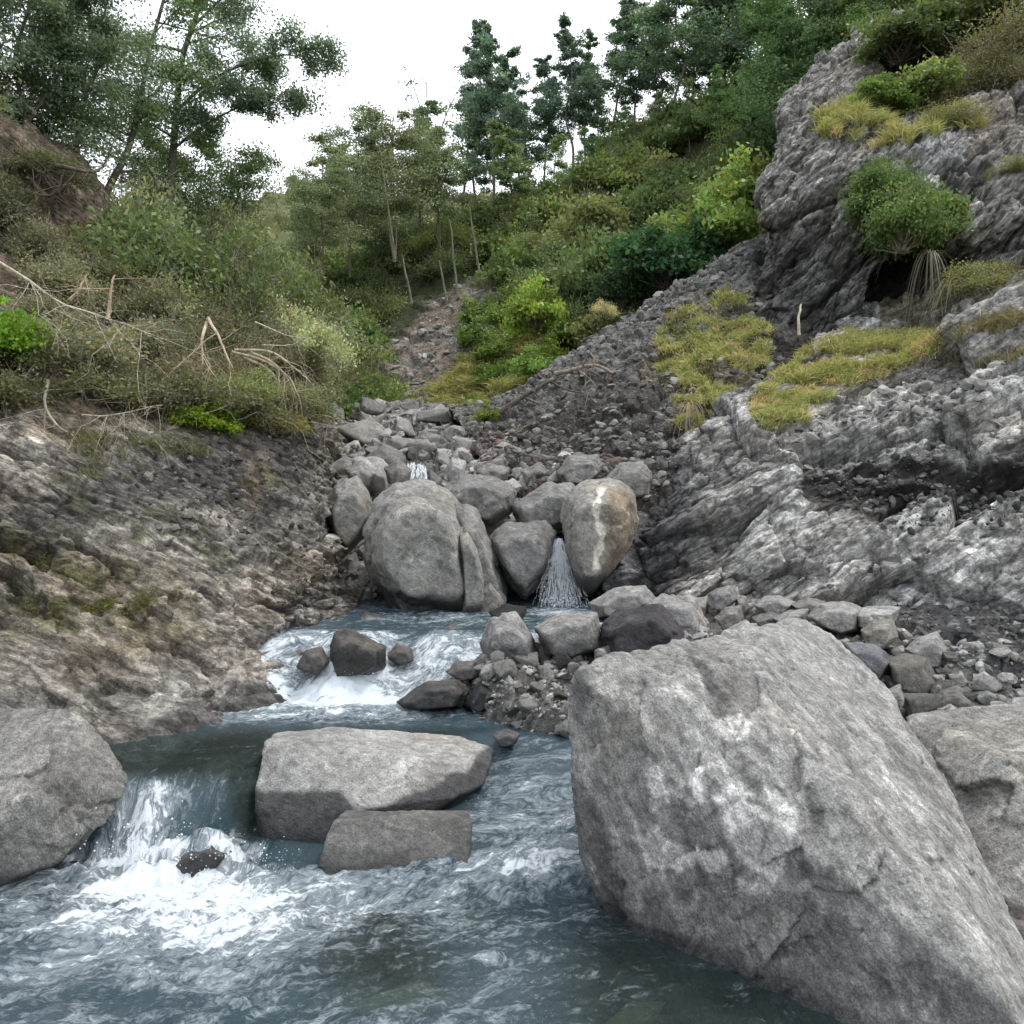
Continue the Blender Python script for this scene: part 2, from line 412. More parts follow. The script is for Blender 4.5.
def col_scree(p, px, py, d):
    n = fbm(p*2, 5); n2 = fbm(p*6+7, 4)
    c = np.tile([.235, .228, .215], (len(p), 1))*(1+.35*n2)[:, None]
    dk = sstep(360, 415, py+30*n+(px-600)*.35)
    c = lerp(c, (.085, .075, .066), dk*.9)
    gl = poly_mask(px, py, [(750, 240), (775, 260), (780, 420), (740, 430), (768, 340)], 8); c = lerp(c, (.05, .05, .05), gl*.9)
    rd = poly_mask(px, py, [(470, 440), (560, 445), (600, 465), (500, 485), (450, 460)], 15)*sstep(-.1, .3, n2); c = lerp(c, (.16, .09, .075), rd*.6)
    gm = poly_mask(px, py, GR1, 8)*sstep(-.3, 0, n); c = lerp(c, (.32, .27, .15), gm*.6)
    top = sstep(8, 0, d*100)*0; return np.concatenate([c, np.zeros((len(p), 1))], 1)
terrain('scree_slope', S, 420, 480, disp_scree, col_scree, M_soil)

# ---- right bank (lower rock wall)
R = [[(560, 690, 8.6), (600, 660, 8.1), (700, 660, 7.3), (800, 680, 6.9), (900, 715, 6.4), (1024, 770, 5.8), (1250, 900, 5.2), (1500, 1100, 4.6)],
     [(570, 640, 8.9), (612, 605, 8.2), (700, 602, 7.7), (800, 610, 7.4), (900, 640, 6.9), (1024, 690, 6.2), (1250, 760, 5.5), (1500, 900, 4.8)],
     [(590, 590, 9.2), (628, 568, 8.3), (702, 560, 7.9), (800, 560, 7.7), (900, 572, 7.3), (1024, 600, 6.7), (1250, 640, 6), (1500, 700, 5.3)],
     [(620, 530, 9.5), (645, 515, 8.6), (710, 508, 8.35), (800, 505, 8.2), (900, 505, 7.9), (1024, 515, 7.3), (1250, 530, 6.5), (1500, 550, 5.8)],
     [(650, 480, 10), (668, 468, 9), (718, 458, 8.9), (800, 455, 8.6), (900, 452, 8.3), (1024, 455, 7.8), (1250, 430, 7.1), (1500, 400, 6.4)],
     [(675, 448, 10.8), (692, 432, 9.8), (742, 422, 9.9), (815, 408, 9.9), (900, 388, 9.6), (1024, 355, 9.1), (1250, 300, 8.3), (1500, 250, 7.4)],
     [(710, 415, 12), (730, 402, 11), (775, 370, 11.2), (835, 338, 11.2), (920, 330, 10.8), (1024, 275, 10.4), (1250, 200, 9.6), (1500, 100, 8.6)],
     [(720, 390, 14), (745, 360, 13.5), (790, 335, 13.3), (850, 320, 13), (930, 300, 12.6), (1024, 240, 12), (1250, 150, 11.2), (1500, 40, 10)]]
MS_R = strata_matrix((-.5, .15, .8), 2.6)
def ledge_line(px): return np.interp(px, [600, 700, 745, 830, 900, 1024, 1500], [472, 470, 466, 459, 450, 446, 430])
def disp_right(p, px, py):
    d = facets(p, 1.7, .30, .2, MS_R)+facets(p+3, .6, .11, .2, MS_R)+facets(p+9, .2, .035, .2, MS_R)+.05*fbm(p*7, 3)
    L_ = ledge_line(px); band = sstep(0, 6, py-L_+4*gnoise(p*3))*(1-sstep(30, 70, py-L_))*sstep(790, 820, px)
    d = d-.16*band*(1-.0)
    sof = poly_mask(px, py, GR2, 20); d = d*(1-.6*sof)
    sc2 = poly_mask(px, py, [(830, 560), (1500, 560), (1500, 900), (860, 700)], 40); d = d*(1-.55*sc2)+facets(p, .25, .08, .3)*sc2
    return d
def col_right(p, px, py, d):
    n = fbm(p*1.3, 5); n2 = fbm(p*5+7, 4)
    c = np.tile([.37, .36, .34], (len(p), 1))*(1+.35*n+.25*n2)[:, None]
    c = lerp(c, (.62, .61, .59), sstep(.08, .2, fbm(p@MS_R*1.3+30, 4))*.75)
    L_ = ledge_line(px)
    band = sstep(-2, 3, py-L_)*(1-sstep(48, 66, py-L_+30*n))*sstep(795, 806, px)
    c = lerp(c, (.060, .056, .052), band*.96)
    band2 = sstep(-2, 3, py-L_)*(1-sstep(5, 9, py-L_))*sstep(745, 752, px); c = lerp(c, (.06, .056, .052), band2*.85)
    dk = poly_mask(px, py, [(862, 632), (930, 610), (1100, 620), (1500, 640), (1500, 1000), (1000, 760), (900, 700)], 16)
    c = lerp(c, (.052, .052, .054), np.clip(dk*(.95+.3*n2), 0, 1))
    wd = poly_mask(px, py, [(640, 480), (690, 450), (700, 500), (660, 600), (600, 610), (610, 560)], 18)
    c = lerp(c, (.13, .13, .15), wd*.65)
    wh = poly_mask(px, py, [(895, 560), (1000, 575), (985, 630), (890, 605)], 20)*sstep(.0, .2, fbm((p@strata_matrix((.9, .0, .35), 3))*3, 4))
    c = lerp(c, (.75, .74, .73), wh*.95)
    gm = poly_mask(px, py, GR2, 10); c = lerp(c, (.32, .27, .15), gm*.6)
    up = 1-sstep(330, 350, py+.25*(px-830)); c = lerp(c, (.13, .11, .06), up*.8*(px > 880))
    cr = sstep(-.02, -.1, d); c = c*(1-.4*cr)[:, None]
    wet = np.clip(wd*sstep(-.2, .2, n)*.7+poly_mask(px, py, [(650, 470), (680, 445), (690, 470), (660, 490)], 6)*.3, 0, 1)
    return np.concatenate([c, wet[:, None]], 1)
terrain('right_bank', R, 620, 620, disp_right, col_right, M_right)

# ---- upper cliff
C = [[(790, 370, 16), (765, 368, 13.4), (800, 365, 12.6), (860, 365, 12.1), (935, 355, 11.7), (1024, 320, 11.3), (1250, 240, 10.6), (1500, 150, 9.8)],
     [(790, 300, 16), (754, 300, 13.2), (800, 295, 12.5), (860, 290, 12.2), (925, 285, 12.5), (1024, 245, 11.6), (1250, 150, 10.9), (1500, 40, 10)],
     [(800, 230, 16.5), (760, 225, 13.6), (805, 220, 12.9), (865, 215, 12.5), (930, 215, 12.0), (1024, 195, 11.6), (1250, 80, 11.1), (1500, -40, 10.3)],
     [(800, 180, 17), (770, 170, 14.2), (812, 160, 13.5), (872, 150, 13.1), (940, 145, 12.9), (1024, 130, 12.5), (1250, 10, 12), (1500, -120, 11)],
     [(810, 130, 18), (776, 118, 15), (808, 108, 14.6), (872, 120, 14.2), (940, 122, 13.9), (1024, 85, 13.6), (1250, -60, 13), (1500, -200, 12)],
     [(815, 100, 19), (782, 98, 16.2), (820, 82, 16.4), (872, 72, 16.2), (950, 80, 16), (1024, 30, 15.6), (1250, -150, 15), (1500, -300, 14)],
     [(820, 110, 23), (800, 100, 20), (840, 50, 20), (890, 20, 20), (960, 0, 20), (1024, -50, 20), (1250, -260, 19), (1500, -430, 18)]]
MS_C = strata_matrix((-.7, .2, .65), 2.2)
def disp_cliff(p, px, py):
    d = facets(p, 1.8, .28, .3, MS_C)+facets(p+3, .55, .10, .3, MS_C)+facets(p+9, .2, .04, .3, MS_C)+.06*fbm(p*5, 3)
    cave = poly_mask(px, py, [(880, 275), (910, 255), (925, 270), (915, 310), (885, 318), (875, 300)], 10)
    cave2 = poly_mask(px, py, [(945, 165), (975, 180), (965, 200), (950, 195)], 6)
    return d-.6*cave-.6*cave2
def col_cliff(p, px, py, d):
    n = fbm(p*1.1, 5); n2 = fbm(p*4+7, 4); st = fbm((p@MS_C)*1.3+5, 5)
    c = np.tile([.38, .365, .34], (len(p), 1))*(1+.5*st+.25*n2)[:, None]
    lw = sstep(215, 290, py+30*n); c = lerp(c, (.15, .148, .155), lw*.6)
    pale = poly_mask(px, py, [(915, 130), (965, 125), (960, 165), (918, 165)], 12); c = lerp(c, (.5, .5, .52), pale*.7)
    c = lerp(c, (.26, .22, .17), poly_mask(px, py, [(970, 100), (1500, -100), (1500, 120), (980, 150)], 20)*.6)
    ms = poly_mask(px, py, [(818, 110), (860, 100), (900, 110), (880, 140), (830, 135)], 12); c = lerp(c, (.16, .15, .06), ms*.7)
    ms = poly_mask(px, py, [(750, 215), (765, 210), (768, 235), (740, 245)], 8); c = lerp(c, (.14, .15, .04), ms*.7)
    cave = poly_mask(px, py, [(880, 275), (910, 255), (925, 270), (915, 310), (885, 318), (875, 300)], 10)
    c = c*(1-.6*cave)[:, None]  # shade inside the hollow, painted into the rock colour
    tp = poly_mask(px, py, [(840, 70), (1500, -400), (1500, -60), (1024, 60), (960, 100), (880, 95)], 10); c = lerp(c, (.10, .085, .05), tp*.85)
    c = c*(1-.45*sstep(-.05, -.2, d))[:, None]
    return np.concatenate([c, (lw*.25)[:, None]], 1)
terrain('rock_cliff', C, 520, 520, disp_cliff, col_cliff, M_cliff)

# ---- boulder field bed + slope behind
Fd = [[(240, 430, 24), (300, 420, 22), (360, 416, 21), (430, 420, 20), (500, 430, 19), (600, 440, 18), (680, 450, 17)],
      [(280, 408, 18), (320, 407, 17.5), (370, 405, 17.5), (430, 411, 17), (490, 417, 16), (580, 430, 15.5), (650, 450, 15)],
      [(280, 440, 14.5), (320, 440, 14), (375, 440, 13.5), (440, 440, 13.2), (510, 446, 12.6), (580, 455, 12), (660, 470, 11.6)],
      [(290, 485, 11.6), (330, 485, 11), (375, 483, 10.8), (440, 485, 10.6), (510, 487, 10.4), (580, 495, 10), (660, 510, 9.6)],
      [(300, 560, 9.6), (340, 560, 9.4), (385, 565, 9.4), (450, 560, 9.3), (520, 560, 9.3), (590, 560, 9.3), (670, 570, 9)],
      [(300, 640, 8.6), (345, 625, 8.6), (390, 622, 8.6), (450, 622, 8.6), (520, 622, 8.6), (590, 622, 8.6), (680, 640, 8.3)],
      [(300, 680, 7.6), (345, 670, 7.6), (390, 670, 7.6), (450, 670, 7.6), (520, 670, 7.6), (590, 670, 7.6), (680, 680, 7.6)]]
def disp_f(p, px, py): return facets(p, .5, .16, .3)+facets(p+4, .22, .09, .3)
def col_f(p, px, py, d):
    n2 = fbm(p*4+7, 4); c = np.tile([.30, .29, .275], (len(p), 1))*(1+.4*n2)[:, None]
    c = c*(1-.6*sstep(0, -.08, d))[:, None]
    lw = sstep(490, 560, py); c = lerp(c, (.07, .07, .07), lw*.8)
    return np.concatenate([c, np.clip(lw*.5, 0, 1)[:, None]], 1)
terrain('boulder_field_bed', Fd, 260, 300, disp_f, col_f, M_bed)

# ---- green hillside behind
H = [[(0, 460, 18), (200, 440, 18), (300, 430, 18.5), (400, 426, 18.8), (480, 430, 18.8), (600, 410, 18.6), (720, 350, 18.6), (800, 320, 19), (1100, 320, 19), (1500, 300, 19)],
     [(0, 380, 21), (200, 378, 21), (300, 380, 21), (400, 368, 21.5), (500, 340, 21.5), (600, 310, 21.5), (700, 260, 21), (800, 220, 21), (1100, 150, 21), (1500, 60, 21)],
     [(0, 300, 25), (200, 310, 25), (300, 315, 25), (400, 298, 25), (500, 268, 25), (600, 228, 25), (700, 190, 25), (800, 150, 25), (1100, 50, 25), (1500, -60, 25)],
     [(0, 270, 31), (200, 280, 31), (300, 285, 31), (400, 262, 31), (480, 238, 31), (560, 195, 31), (640, 145, 31), (760, 100, 31), (1100, -60, 31), (1500, -300, 31)],
     [(0, 330, 42), (200, 330, 42), (300, 330, 42), (400, 310, 42), (480, 300, 42), (560, 260, 42), (640, 200, 42), (760, 150, 42), (1100, -40, 42), (1500, -300, 42)]]
SOILP = [(385, 405), (380, 360), (410, 330), (430, 300), (470, 285), (510, 280), (505, 320), (470, 350), (455, 380), (420, 408)]
def disp_h(p, px, py): return fbm(p*.35, 4)*.9*(1-poly_mask(px, py, SOILP, 30))+facets(p, .7, .12)+.08*fbm(p*4, 3)
def col_h(p, px, py, d):
    n = fbm(p*.8, 4); n2 = fbm(p*2.5+7, 4)
    c = np.tile([.06, .072, .03], (len(p), 1))*(1+.4*n)[:, None]
    sp = poly_mask(px, py, SOILP, 10); sc_ = lerp(np.tile([.25, .20, .155], (len(p), 1)), (.32, .31, .29), sstep(-.1, .3, n2))
    c = c*(1-sp[:, None])+sc_*sp[:, None]
    yg = poly_mask(px, py, [(385, 412), (400, 395), (450, 380), (500, 350), (540, 330), (560, 370), (500, 400), (460, 418)], 8)
    c = lerp(c, (.24, .21, .08), yg*.8*sstep(-.5, .1, n2))
    return np.concatenate([c, np.zeros((len(p), 1))], 1)
terrain('hillside', H, 260, 520, disp_h, col_h, M_soil)

# ---- distant hill
D = [[(-300, 500, 90), (0, 480, 90), (200, 460, 90), (400, 460, 90), (600, 460, 90), (900, 460, 90), (1400, 460, 90)],
     [(-300, 330, 100), (0, 300, 100), (200, 290, 100), (400, 280, 100), (600, 280, 100), (900, 300, 100), (1400, 300, 100)],
     [(-300, 260, 120), (0, 240, 120), (200, 212, 120), (300, 196, 120), (420, 200, 120), (560, 205, 120), (900, 240, 120), (1400, 250, 120)][:7],
     [(-300, 330, 150), (0, 330, 150), (200, 330, 150), (400, 330, 150), (600, 330, 150), (900, 330, 150), (1400, 330, 150)]]
def disp_d(p, px, py): return fbm(p*.06, 3)*3+facets(p, 3.0, .8, .4)
def col_d(p, px, py, d):
    n = fbm(p*.15, 4); c = lerp(np.tile([.13, .14, .06], (len(p), 1)), (.26, .24, .10), sstep(-.2, .3, n)); c = c*(1+.1*d)[:, None]
    return np.concatenate([c, np.zeros((len(p), 1))], 1)
terrain('distant_hill', D, 160, 400, disp_d, col_d, M_soil)
# ================================================================ rocks
import bmesh
def ico_dirs(sub):
    bm = bmesh.new(); bmesh.ops.create_icosphere(bm, subdivisions=sub, radius=1)
    v = np.array([x.co[:] for x in bm.verts]); f = np.array([[q.index for q in x.verts] for x in bm.faces]); bm.free()
    return v/np.linalg.norm(v, axis=1)[:, None], f
ICO = {}
def ico(s):
    if s not in ICO: ICO[s] = ico_dirs(s)
    return ICO[s]
def hull_planes(pts):
    bm = bmesh.new()
    for p in pts: bm.verts.new(p)
    r = bmesh.ops.convex_hull(bm, input=bm.verts)
    c = np.mean(pts, axis=0); N = []; Hh = []
    bmesh.ops.recalc_face_normals(bm, faces=bm.faces)
    for f in bm.faces:
        if f.calc_area() < 1e-6: continue
        n = np.array(f.normal[:]); q = np.array(f.verts[0].co[:])
        h = n@(q-c)
        if h < 0: n, h = -n, -h
        dup = False
        for k in range(len(N)):
            if N[k]@n > .998: dup = True; break
        if not dup: N.append(n); Hh.append(max(h, 1e-3))
    bm.free()
    return c, np.array(N), np.array(Hh)
def rock_from_points(name, pts, sub=5, pw=26, grow=1.02, amp=.03, seed=0, wet=None, fs=None, squeeze=None):
    """convex faceted rock through the points, edges rounded, then broken up with noise"""
    pts = np.array(pts, float); lo, hi = pts.min(0), pts.max(0); sc = (hi-lo)/2+1e-6
    c, N, Hh = hull_planes(list(pts/sc))
    d, f = ico(sub)
    dn = d@N.T
    inv = np.where(dn > 1e-4, dn/Hh[None, :], 0)
    pw = pw*3.2; r = ((inv**pw).sum(1))**(-1/pw)*grow
    v = (c+d*r[:, None])*sc
    size = float(np.mean(sc)); fs = fs or size
    nn = v-(c*sc); nn /= np.linalg.norm(nn, axis=1)[:, None]
    s = seed*7.7
    M = None if squeeze is None else strata_matrix(squeeze, 2.5)
    dd = facets(v+s, fs*.8, amp*size*1.2, .3, M)+facets(v+s+5, fs*.3, amp*size*.5, .3, M)+fbm(v/fs*3+s, 5, .55)*amp*size*.9+fbm(v/fs*.9+s, 2)*amp*size*.6
    v = v+nn*dd[:, None]
    base = np.array([(lo[0]+hi[0])/2, (lo[1]+hi[1])/2, lo[2]])
    me = make_mesh(name, v-base, tris=f)
    col = np.ones((len(v), 4)); col[:, 3] = 0
    nz = fbm(v/fs*2.2+s+50, 5)
    col[:, :3] *= (1+.22*nz)[:, None]
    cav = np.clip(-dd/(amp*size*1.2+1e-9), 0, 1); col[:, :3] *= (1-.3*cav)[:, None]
    if wet is not None:
        col[:, 3] = sstep(wet+.10+.05*nz, wet+.0+.05*nz, v[:, 2])*.85
    set_col(me, col)
    return me, base, v
HERO = []; HERO_O = []
def hero(pts, label, tone, mat=None, cat='boulder', name='boulder', group=None, **kw):
    me, base, v = rock_from_points(name, [P(*q) for q in pts], **kw)
    o = link(name, me, mat or M_boulder, loc=base); tag(o, label, cat, group); o.color = (*tone, 1); HERO_O.append(o)
    HERO.append((base+0, v.mean(0), (v.max(0)-v.min(0)).mean()/2))
    return o
def sil(poly, Y, t, sh=.62, dip=0.0):
    """silhouette ring + shrunken front and back rings (Y may vary with py via dip)"""
    poly = np.array(poly, float); c = poly.mean(0); out = []
    for x, y in poly:
        yy = Y+dip*(c[1]-y)/100
        out.append((x, y, yy))
        q = c+(np.array([x, y])-c)*sh
        out.append((q[0], q[1]+4, yy-t)); out.append((q[0], q[1], yy+t))
    return out
G = lambda k, w=0: (k, k*(.985-.03*w), k*(.95-.12*w))

# foreground giants
big = [(605, 918, 3.62), (572, 672, 3.80), (566, 700, 3.78), (574, 790, 3.74), (588, 850, 3.70), (640, 936, 3.45), (765, 995, 3.05), (890, 1040, 2.75), (1060, 1120, 2.45),
       (615, 654, 4.05), (705, 640, 4.25), (800, 621, 4.55), (832, 636, 4.5), (882, 687, 4.2), (926, 748, 3.95), (985, 868, 3.35), (1030, 975, 2.95), (1075, 1060, 2.7),
       (735, 664, 3.80), (760, 720, 3.38), (850, 805, 3.02), (1000, 1000, 2.48), (668, 668, 3.84), (600, 690, 3.72),
       (640, 980, 3.6), (720, 850, 5.0), (900, 980, 4.2), (850, 1200, 3.0)]
hero(big, 'huge pale grey angular boulder in the right foreground with whitish lichen blotches on its face', G(.43, .1), M_bigrock, sub=7, pw=90, amp=.020, seed=3, wet=.02, fs=.55, squeeze=(.9, .2, -.5))
o = HERO_O[-1]; me = o.data
co_ = np.array([q.co[:] for q in me.vertices])+np.array(o.location[:]); qx, qy = px_of(co_)
ca = np.empty(len(co_)*4, np.float32); me.color_attributes['Col'].data.foreach_get('color', ca); ca = ca.reshape(-1, 4)
nb = fbm(co_*5, 5)*22; nb2 = fbm(co_*16+4, 4); nb3 = fbm((co_@strata_matrix((.85, .1, .35), 4))*3+8, 5)
def blot_shade(poly, gain, soft=4, nz=1.0):
    m_ = poly_mask(qx+nb*nz*.6, qy+nb2*14*nz, poly, soft)*(co_[:, 1] < 4.4); ca[:, :3] *= (1+(gain-1)*m_*(1+.5*nb2))[:, None]
ca[:, :3] *= (1+.55*sstep(.10, .16, nb3)*(1-sstep(.3, .4, nb3))*poly_mask(qx, qy, [(566, 680), (700, 670), (760, 735), (800, 870), (600, 900)], 20)-.30*sstep(-.16, -.24, nb3))[:, None]
blot_shade([(566, 660), (640, 655), (735, 660), (765, 735), (850, 800), (1000, 1010), (600, 1010)], .80, 14)  # shade of the front face below the top slope, painted into colour
blot_shade([(566, 770), (585, 790), (612, 850), (640, 930), (600, 930), (566, 860)], .45, 5)
blot_shade([(600, 880), (640, 865), (740, 870), (850, 930), (1000, 1040), (600, 1000)], .82, 12)
for q_ in ([(712, 800), (735, 784), (775, 790), (798, 815), (792, 850), (775, 878), (745, 868), (722, 835)], [(719, 718), (740, 710), (749, 730), (735, 745), (720, 738)],
           [(631, 835), (660, 828), (680, 845), (725, 850), (724, 872), (690, 868), (645, 872)], [(640, 770), (660, 765), (672, 800), (650, 812)], [(690, 770), (706, 766), (706, 800), (694, 800)],
           [(736, 880), (775, 878), (770, 892), (738, 892)]): blot_shade(q_, 2.0, 1.5)
for q_ in ([(705, 690), (722, 690), (738, 716), (724, 716)], [(806, 790), (820, 792), (824, 830), (810, 828)], [(690, 655), (712, 670), (722, 700), (706, 692)], [(572, 672), (590, 668), (592, 700), (574, 720)], [(800, 860), (840, 870), (830, 885), (790, 880)]): blot_shade(q_, .5, 2)
store(me, ca)
hero([(905, 718, 4.9), (1000, 704, 4.8), (1120, 712, 4.5), (1180, 960, 3.6), (1030, 985, 3.45), (985, 880, 3.75), (930, 775, 4.4), (960, 720, 5.3), (1150, 720, 5.2), (1100, 1000, 4.2), (1100, 760, 3.9), (1000, 760, 4.1)],
     'broad tan grey boulder cut off by the right edge behind the huge foreground boulder', G(.38, .4), M_bigrock, sub=6, amp=.03, seed=5, fs=.5)
hero([(-120, 770, 4.0), (0, 735, 4.35), (66, 710, 4.55), (95, 728, 4.5), (130, 775, 4.3), (122, 800, 4.15), (62, 858, 3.95), (5, 885, 3.85), (-120, 930, 3.6), (-100, 700, 4.8), (100, 790, 4.9), (30, 900, 4.4), (20, 800, 3.85), (70, 770, 4.05)],
     'grey boulder cut off by the left edge beside the small waterfall', G(.29, .3), M_bigrock, sub=6, amp=.035, seed=8, wet=.03, fs=.5)
hero([(20, 872, 4.05), (60, 858, 4.1), (110, 868, 4.1), (115, 905, 3.9), (60, 900, 3.85), (10, 905, 3.85), (60, 880, 4.5)], 'low wet brown rock under the left edge boulder at the foam', (.13, .10, .065), sub=5, amp=.06, seed=9, wet=.05, cat='rock', name='rock')
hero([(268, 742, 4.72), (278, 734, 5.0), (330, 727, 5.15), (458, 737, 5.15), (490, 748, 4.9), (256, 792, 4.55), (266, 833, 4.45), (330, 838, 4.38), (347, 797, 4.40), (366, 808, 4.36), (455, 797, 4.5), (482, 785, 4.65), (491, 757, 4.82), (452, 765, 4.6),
      (262, 880, 4.5), (340, 885, 4.42), (300, 840, 5.2), (470, 810, 5.2), (400, 830, 4.6)], 'flat topped pale boulder in midstream with dark wet and shaded left side', G(.44, .15), M_boulder, sub=6, pw=50, amp=.018, seed=12, wet=.06, fs=.4)
WET_SHADE = [[(250, 792), (345, 795), (372, 838), (340, 850), (250, 850)], [(366, 809), (400, 800), (462, 770), (495, 735), (500, 820), (380, 830)]]  # wet rock and shade of the left and undercut faces, painted into colour
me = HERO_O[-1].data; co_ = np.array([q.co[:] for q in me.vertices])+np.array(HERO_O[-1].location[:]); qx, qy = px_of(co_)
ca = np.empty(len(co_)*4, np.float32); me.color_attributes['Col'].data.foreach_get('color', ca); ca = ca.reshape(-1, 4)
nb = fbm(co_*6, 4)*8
for q_ in WET_SHADE: m_ = poly_mask(qx+nb, qy+nb, q_, 2); ca[:, 3] = np.maximum(ca[:, 3], .9*m_); ca[:, :3] *= (1-.35*m_)[:, None]
lt = poly_mask(qx, qy, [(258, 735), (340, 728), (375, 800), (350, 796), (258, 790)], 5); ca[:, :3] *= (1-.18*lt)[:, None]  # left facet's shade, painted into the colour
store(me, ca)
hero([(348, 811, 4.35), (466, 812, 4.35), (472, 820, 4.12), (336, 820, 4.15), (320, 866, 3.98), (468, 872, 3.94), (312, 905, 3.92), (470, 905, 3.88), (350, 850, 4.6), (460, 850, 4.6)],
     'low dark wet squared block in front of the flat topped boulder', G(.17, .2), M_boulder, sub=6, pw=50, amp=.025, seed=14, wet=.04, fs=.3, name='boulder')
# the jam of rounded boulders around the waterfall
EXTRA = [([(296, 668), (304, 650), (322, 646), (330, 662), (318, 676)], 6.4, .2, (.13, .12, .11), 'dark wet rock at the left end of the upper cascade', 4, 40),
         ([(386, 655), (396, 644), (412, 648), (414, 660), (398, 664)], 6.7, .15, (.15, .14, .13), 'small wet rock in the white water right of the humped rock', 4, 40),
         ([(436, 634), (450, 624), (468, 628), (466, 642), (446, 646)], 7.1, .2, (.17, .165, .15), 'wet rock in the upper pool below the split slab', 4, 40),
         ([(352, 622), (366, 612), (384, 616), (380, 628), (360, 630)], 7.6, .2, (.18, .175, .16), 'grey rock at the left side of the upper pool', 4, 40),
         ([(446, 672), (456, 660), (474, 662), (480, 676), (462, 682)], 6.3, .2, (.16, .155, .15), 'wet grey rock right of the flat wet brownish rock', 4, 40),
         ([(470, 664), (482, 652), (496, 660), (492, 674)], 6.45, .15, (.2, .195, .19), 'small grey rock below the upright light grey boulder', 4, 40),
         ([(492, 735), (506, 728), (520, 734), (516, 744), (500, 746)], 5.0, .1, (.14, .14, .14), 'dark stone breaking the surface right of the flat topped boulder', 4, 40),
         ([(655, 792), (672, 780), (700, 790), (690, 800)], 5.2, .1, (.14, .14, .14), '', 4, 40),
         ([(458, 530), (466, 524), (478, 545), (486, 580), (488, 618), (462, 620)], 7.95, .3, G(.33, .5), 'tall pale split slab leaning on the right side of the largest rounded boulder', 5, 40),
         ([(470, 590), (490, 575), (507, 598), (505, 616), (478, 618)], 8.0, .25, G(.28, .3), 'low grey slab at the foot of the split slab', 5, 40),
         ([(384, 468), (398, 458), (412, 470), (408, 486), (388, 484)], 10.0, .3, G(.24, .5), 'brownish grey stone behind the top left of the largest rounded boulder', 4, 34),
         ([(345, 468), (362, 460), (376, 472), (368, 488), (350, 482)], 10.0, .3, G(.34, .3), 'grey stone wedged above the pale tan angular boulder', 4, 34)]
for k, (poly, Y, t, tone, lab, sub, pw) in enumerate([e for e in EXTRA if e[4]]): hero(sil(poly, Y, t), lab, tone, sub=sub, pw=pw, amp=.04, seed=150+k)
